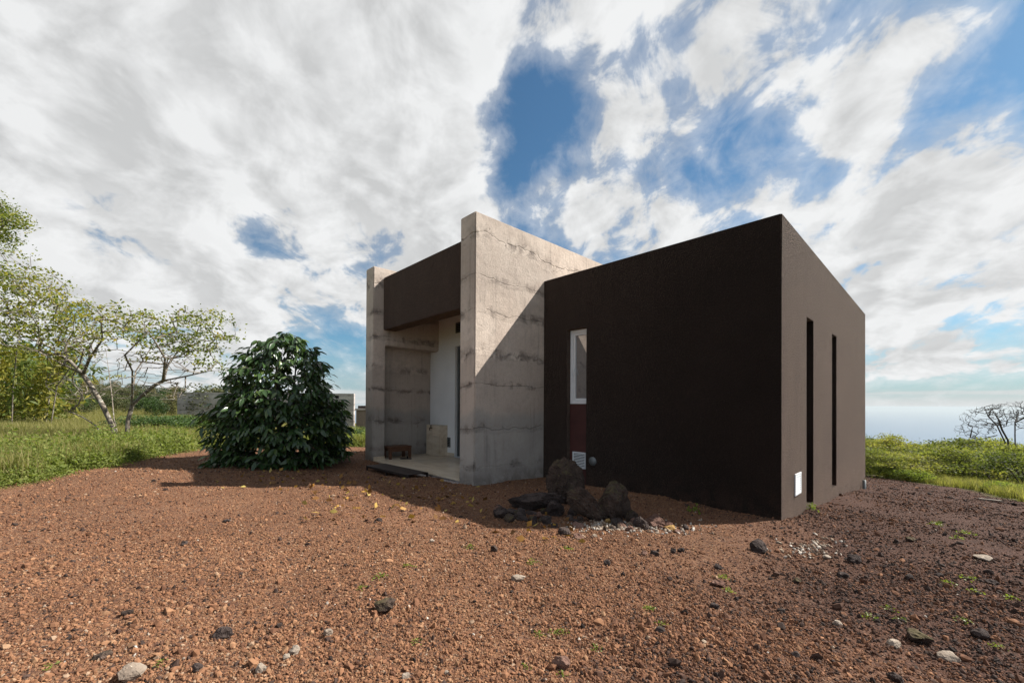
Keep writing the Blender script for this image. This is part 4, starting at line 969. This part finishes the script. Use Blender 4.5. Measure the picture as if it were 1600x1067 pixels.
# bare tree on the right
def bare_tree(px, py_top, px_c, dist, label, seed, wpx):
    d = ray(px, 690); w_ = dist / np.linalg.norm(d[:2]); p = CAM + w_ * d; z0 = gz(p[0], p[1]); rgx = np.random.default_rng(seed)
    r = empty('bare_tree', (p[0], p[1], z0)); tag(r, label, 'tree'); o3 = np.array([p[0], p[1], z0])
    def q(x, y, dd=0): return CAM + (w_ + dd) * ray(x, y) - o3
    sc = w_ / F_PX; sk = Skel()
    sk.line([np.array([0, 0, -.2]), q(px - 2, 690), q(px - 14, 665, .3), q(px - 28, 650, .5), q(px - 34, 636, .6)], sub=2)
    sk.line([np.array([.15, .1, -.2]), q(px + 3, 688), q(px - 6, 672, -.3), q(px - 12, 655, -.6), q(px - 22, 640, -.8)], sub=2)
    sk.line([np.array([.3, 0, -.2]), q(px + 14, 684), q(px + 14, 660, .2), q(px + 20, 645, .6), q(px + 14, 632, .9)], sub=2)
    sk.line([q(px + 14, 660, .2), q(px + 30, 652, -.3), q(px + 44, 640, -.6)], sub=2)
    sk.line([q(px - 14, 680, .1), q(px - 40, 686, .2), q(px - 56, 683, .3)], sub=2)
    ends = []
    for (cx, cy, rx, ry, n_) in ((px - 30, 652, 30, 18, 300), (px - 50, 672, 24, 14, 180), (px + 16, 640, 26, 14, 220), (px + 40, 652, 26, 22, 220), (px - 8, 640, 24, 10, 160)):
        ends += list(ell_points(q(cx, cy, rgx.normal() * .3), (rx * sc, rx * sc, ry * sc), n_, rgx, .25))
    sk.grow(ends, rgx, .08, .35); link('trunk', sk.mesh('trunk', .0050, 2.4, .10), M_BARKD, r)
bare_tree(1572, 630, 1560, 30, 'leafless dark tree standing above the thicket at the right edge', 5, 90)

# ------------------------------------------------------------------ left field: bamboo, hedge, wall, far trees
rg = np.random.default_rng(44)
def at_dist(px, dist): d = ray(px, 690); w_ = dist / np.linalg.norm(d[:2]); p = CAM + w_ * d; return p[0], p[1], w_
bmb = []
x, y, w_ = at_dist(8, 26)
n = 9000; hh = (632 - 545) / F_PX * w_ * 1.0 + 1.1 - gz(x, y)
base_ = rg.uniform(-1, 1, (60, 2)) * np.array([2.6, 1.6]); P_ = []; tn = []; D_ = []
for q in base_:
    lean = q * .35 + rg.normal(size=2) * .2; t = np.linspace(.1, 1, 150); ht_ = hh * rg.uniform(.7, 1.05)
    P_.append(np.stack([q[0] + lean[0] * t ** 2 * 2 + rg.normal(size=150) * .18, q[1] + lean[1] * t ** 2 * 2 + rg.normal(size=150) * .18, ht_ * np.sin(t * 1.5)], 1)); tn.append(np.full(150, .55 + rg.normal() * .22))
P_ = np.concatenate(P_); tn = np.clip(np.concatenate(tn) + rg.normal(size=len(P_)) * .12, 0, 1)
bm_ = leaf_cloud('foliage', P_, rg.uniform(.16, .34, len(P_)), tn, .35, -.6, rg)
sk = Skel()
for q in base_[::3]: sk.line([np.array([q[0], q[1], -.2]), np.array([q[0] * 1.15, q[1] * 1.15, hh * .5]), np.array([q[0] * 1.6, q[1] * 1.6, hh * .85])], sub=2)
place('bamboo_clump', bm_, sk.mesh('stems', .02, 2.2, .03), M_BAMBOO, x, y, 'golden green bamboo clump at the far left of the field', 'bamboo', bark=M_BARK)
FT = [(bush_mesh('crown', 1.6, 1.6, 3.2, 2600, .17, rg, 14, .3 + .13 * i), stems_mesh('trunk', 1.2, 2.6, rg, 3, 14, .012)) for i in range(4)]
x, y, w_ = at_dist(5, 34)
fm, sm = FT[0]; place('dark_tree', fm, sm, M_DEEP, x, y, 'dark green tree rising behind the bamboo clump', 'tree', None, (1.5, 1.5, ((632 - 540) / F_PX * w_ + 1.1 - gz(x, y)) / 3.1), 1., pname='crown', sname='trunk')
# far wooded rise
for i in range(64):
    px = 60 + (i * 7.3) % 250 + rg.uniform(-6, 6); dist = rg.uniform(40, 74); x, y, w_ = at_dist(px, dist)
    fm, sm = FT[int(rg.integers(0, 4))]; topy = np.interp(px, [60, 120, 200, 290], [622, 628, 634, 640]) + rg.uniform(-2, 16)
    ht = max((CAM + w_ * ray(px, topy))[2] - gz(x, y), 1.4); s1 = ht / 3.1 * rg.uniform(.8, 1.25)
    far = dist > 57
    place('far_tree', fm, sm, M_FARTREE, x, y, 'small tree on the far wooded rise behind the field' if far else 'small tree at the far edge of the left field', 'tree', 'trees on the far rise' if far else 'trees at the far field edge', (s1, s1, ht / 3.1), rg.uniform(0, 6), pname='crown', sname='trunk')
# clipped hedge bushes right of the spreading tree
HB = bush_mesh('foliage', 1.3, 1.1, 1.2, 5200, .07, rg, 18, .35, up=.6)
for (px, dist, sc, lb) in ((228, 19.5, .95, 'dark green rounded bush, left end of the low hedge'), (262, 19.5, 1.0, 'dark green rounded bush in the middle of the low hedge'), (296, 19.0, 1.0, 'dark green rounded bush at the right end of the low hedge'), (330, 17.5, .9, 'green bush half hidden behind the coffee shrub')):
    x, y, w_ = at_dist(px, dist); ht = (CAM + w_ * ray(px, 650))[2] - gz(x, y)
    place('hedge_bush', HB, None, M_DEEP, x, y, lb, 'bush', None, (sc, sc, max(ht, .6) / 1.18), rg.uniform(0, 6))
for (px, dist, sc, lb, top) in ((556, 13.5, .5, 'pale green bush between the coffee shrub and the porch', 668), (545, 14.5, .55, 'green bush behind the coffee shrub by the far wall', 672), (520, 15, .5, 'leafy bush behind the right side of the coffee shrub', 676)):
    x, y, w_ = at_dist(px, dist); ht = (CAM + w_ * ray(px, top))[2] - gz(x, y); place('green_bush', HB, None, M_COVER, x, y, lb, 'bush', None, (sc, sc, max(ht, .4) / 1.18), rg.uniform(0, 6))
# far concrete wall with sunlit end, and the low building beside it
wa = pd(277, 609, 32.3); wb = pd(553, 615, 34); topz = CAM[2] + .86
dv = (wb - wa)[:2]; ll = np.linalg.norm(dv); an = math.atan2(dv[1], dv[0])
fwall = empty('far_concrete_wall', ((wa[0] + wb[0]) / 2, (wa[1] + wb[1]) / 2, gz((wa[0] + wb[0]) / 2, (wa[1] + wb[1]) / 2) - .6), an); tag(fwall, 'long grey cast concrete wall with sunlit end behind the coffee shrub', 'wall')
hz_ = topz - fwall.location.z; tw = .42
wb_ = wall_holes('y', 0, tw, -ll / 2, ll / 2, 0, hz_, [(ll / 2 - 1.55, ll / 2 - 1.2, hz_ - .42, hz_ - .18)])
o = wb_.done('wall', M_CONC_FAR, fwall, .01)
BM().box(ll / 2 - 1.6, ll / 2 - 1.15, .2, .22, hz_ - .45, hz_ - .15).done('opening_back', M_BLACK, fwall)
lx = pd(556, 640, 36); lb_ = empty('low_outbuilding', (lx[0], lx[1], gz(lx[0], lx[1]) - .5), an); tag(lb_, 'low brown walled outbuilding at the end of the far concrete wall', 'building')
hz2 = (CAM + 36 * ray(566, 636))[2] - lb_.location.z
BM().box(.05, 3.2, -.1, 3, 0, hz2 - .28).done('wall', simple('brown_render', (.22, .17, .14), .9), lb_, .01)
BM().box(-.1, 3.35, -.25, 3.15, hz2 - .277, hz2 - .12).done('roof_slab', M_CONC_FAR, lb_, .01)
BM().box(.1, 3.1, .3, 2.9, hz2 - .117, hz2 + .12).done('roof_upstand', M_STEEL, lb_, .01)
for (px, dist, lb) in ((322, 42, 'left green treetop showing above the far concrete wall'), (352, 44, 'right green treetop showing above the far concrete wall')):
    x, y, w_ = at_dist(px, dist); ht = (CAM + w_ * ray(px, 602))[2] - gz(x, y); place('treetop', FT[1][0], FT[1][1], M_DEEP, x, y, lb, 'tree', None, (1.0, 1.0, ht / 3.1), rg.uniform(0, 6), pname='crown', sname='trunk')

# ------------------------------------------------------------------ grass and weeds (uncountable)
def tuft_mesh(name, nb, h, sp, rng, w=.006):
    V = []; Fc = []; tt = []
    for i in range(nb):
        a = rng.uniform(0, 6.28); r = rng.uniform(0, sp) ; x0, y0 = r * math.cos(a), r * math.sin(a); hh_ = h * rng.uniform(.5, 1.1); le = rng.uniform(.1, .6) * hh_; aa = rng.uniform(0, 6.28)
        nx_, ny_ = -math.sin(aa) * w, math.cos(aa) * w; b0 = len(V); tv = rng.uniform(0, 1)
        for t in (0, .5, 1.0):
            cx, cy, cz = x0 + le * t * t * math.cos(aa), y0 + le * t * t * math.sin(aa), hh_ * t * (1 - .15 * t); ww_ = (1 - t * .9)
            V += [(cx - nx_ * ww_, cy - ny_ * ww_, cz), (cx + nx_ * ww_, cy + ny_ * ww_, cz)]; tt += [tv, tv]
        Fc += [(b0, b0 + 1, b0 + 3, b0 + 2), (b0 + 2, b0 + 3, b0 + 5, b0 + 4)]
    me = mesh_np(name, V, Fc); fattr(me, 'tint', tt); return me
def weed_mesh(name, n, h, sp, leaf, rng):
    P = np.stack([rng.normal(size=n) * sp * .5, rng.normal(size=n) * sp * .5, rng.uniform(.1, 1, n) * h], 1); P[:, 2] *= np.exp(-(np.hypot(P[:, 0], P[:, 1]) / sp) ** 2)
    return leaf_cloud(name, P, rng.uniform(.7, 1.3, n) * leaf, np.clip(rng.normal(.5, .2, n), 0, 1), .9, .5, rng)
M_GRASS = leaf_mat('dry_green_grass', [(.13, .135, .042), (.20, .195, .065), (.27, .245, .10), (.36, .31, .15)], .7, .15, .45)
rg = np.random.default_rng(55)
TM = [tuft_mesh('grass_tuft', 26, .30, .12, rg) for _ in range(3)]; WM = [weed_mesh('weed', 110, .19 + .05 * i_, .17, .032, rg) for i_ in range(4)]; SP = [weed_mesh('sprig', 34, .03, .035, .015, rg) for _ in range(3)]; M_SPRIG = leaf_mat('bright_sprig_leaf', [(.12, .165, .028), (.18, .22, .042), (.24, .27, .06)], .5, .3, .4)
def field_pts(n, rmin, rmax, half, centre_px, lo=.1):
    d = ray(centre_px, 700); a0 = math.atan2(d[1], d[0]); th = rg.uniform(-half, half, n) + a0; rad = rmin * (rmax / rmin) ** rg.uniform(0, 1, n)
    x = CAM[0] + rad * np.cos(th); y = CAM[1] + rad * np.sin(th); ok = yard_sd(x, y) < -lo; return x[ok], y[ok], rad[ok]
def put(name, x, y, sc, meshes, mat, label, cat, dz=0.):
    n = len(x); rot = np.stack([np.zeros(n), np.zeros(n), rg.uniform(0, 6.28, n)], 1)
    scatter(name, np.stack([x, y, G(x, y) + dz], 1), rot, np.stack([sc, sc, sc * rg.uniform(.8, 1.25, n)], 1), rg.random(n), meshes, mat, label, cat)
x, y, r_ = field_pts(60000, 5, 60, math.radians(38), 120)
put('meadow_grass', x, y, rg.uniform(.5, 1.1, len(x)) * (1 + .015 * r_), TM, M_GRASS, 'long dry green grass of the left field', 'grass')
x, y, r_ = field_pts(26000, 5, 16, math.radians(40), 120, 0.0)
dd = -yard_sd(x, y); keep = rg.random(len(x)) < np.clip(1.15 - dd / 2.6 + .9 * vnoise(x * .8, y * .8, 77), 0, 1) ; x, y, r_ = x[keep], y[keep], r_[keep]
put('ground_cover', x, y, rg.uniform(.5, 1.35, len(x)) * (1 + .5 * vnoise(x * 1.2, y * 1.2, 78)), WM, M_COVER, 'leafy green weeds edging the left side of the gravel', 'weeds')
x, y, r_ = field_pts(36000, 6, 40, math.radians(24), 1500)
put('verge_grass', x, y, rg.uniform(.4, .95, len(x)) * (1 + .01 * r_), TM, M_GRASS, 'bright green grass between the gravel and the right thicket', 'grass')
# small green sprigs in the gravel, single plants
SPR = [(1017, 953), (1034, 976), (868, 990), (842, 992), (880, 988), (931, 1013), (880, 1055), (822, 1043), (1130, 904), (1138, 924), (886, 859), (832, 880), (1012, 952), (650, 1004), (595, 902), (636, 886), (1389, 952), (1357, 964), (1408, 970), (1505, 970), (1516, 905), (1480, 912), (1525, 926), (1560, 1012), (1465, 820), (1497, 842), (1510, 835), (1580, 935), (250, 1037), (78, 1042), (1220, 806), (1268, 797), (1086, 800), (565, 920), (735, 856)]
for i, (px, py) in enumerate(SPR):
    p = gp(px, py); s_ = float(np.dot(p - CAM, FW)) / F_PX * 17 / .07
    wall = py < 810 and px > 1050
    o = link('sprig', SP[i % 3], M_SPRIG, loc=(p[0], p[1], gz(p[0], p[1])), rot=(0, 0, rg.uniform(0, 6)), scale=(s_ * 1.1, s_ * 1.1, s_ * (1.6 if wall else .8)))
    near_ = min(LOOSE, key=lambda q: math.hypot(q[0] - px, (q[1] - py) * 1.6)); dx_, dy_ = px - near_[0], (py - near_[1]) * 1.6
    if not wall and math.hypot(dx_, dy_) < 150:
        side = ('just right of' if dx_ > 0 else 'just left of') if abs(dx_) > abs(dy_) else ('in front of' if dy_ > 0 else 'behind')
        tag(o, ' '.join(('green sprig %s the %s' % (side, near_[5])).split()[:16]), 'weed', 'green sprigs in the gravel'); continue
    tag(o, 'small weed growing at the foot of the dark wall' if wall else 'tiny bright green sprig growing in the open gravel', 'weed', 'weeds at the foot of the dark wall' if wall else 'green sprigs in the gravel')
# fallen leaves under the porch edge and shrub
M_DRY = leaf_mat('fallen_leaf', [(.10, .045, .015), (.22, .10, .02), (.34, .19, .04), (.42, .33, .09)], .6, .3, .1)
fp = [gp(rg.uniform(480, 760), rg.uniform(745, 815)) for _ in range(170)] + [gp(rg.uniform(330, 540), rg.uniform(735, 765)) for _ in range(70)] + [gp(rg.uniform(780, 920), rg.uniform(800, 850)) for _ in range(40)]
fp = np.array(fp); fp[:, 2] += .012
fp = fp[~((fp[:, 0] > L - TL) & (fp[:, 0] < XF1) & (fp[:, 1] > -PP - .08))]
fl = leaf_cloud('fallen_leaves', fp, rg.uniform(.04, .085, len(fp)), rg.random(len(fp)), .9, -.1, rg)
tag(link('fallen_leaves', fl, M_DRY), 'scattered dry yellow and brown leaves on the shaded gravel', 'leaves', kind='stuff')
# weathered board lying at the yard's right edge
p = gp(1547, 783); bd = BM().box(-.16, .16, -.035, .035, -.01, .03).done('board', simple('weathered_wood', (.20, .17, .14), .9, var=.3, scale=20), None, .004)
bd.location = (p[0], p[1], gz(p[0], p[1]) + .01); bd.rotation_euler = (0, .05, math.atan2(RT[1], RT[0]) - .35); tag(bd, 'short weathered board lying on the gravel at the right edge', 'board')

# ------------------------------------------------------------------ sea haze
mt = bpy.data.materials.new('air_haze'); mt.use_nodes = True; nn = mt.node_tree.nodes; nn.clear()
ou = nn.new('ShaderNodeOutputMaterial'); pv = nn.new('ShaderNodeVolumePrincipled'); pv.inputs['Color'].default_value = (.60, .67, .71, 1); pv.inputs['Density'].default_value = 7.5e-5; pv.inputs['Anisotropy'].default_value = .2
mt.node_tree.links.new(pv.outputs[0], ou.inputs['Volume'])
hz = BM().box(-82000, 82000, -82000, 82000, -302, 14).done('haze', mt); tag(hz, 'thin sea haze filling the air out to the horizon', 'haze', kind='stuff')
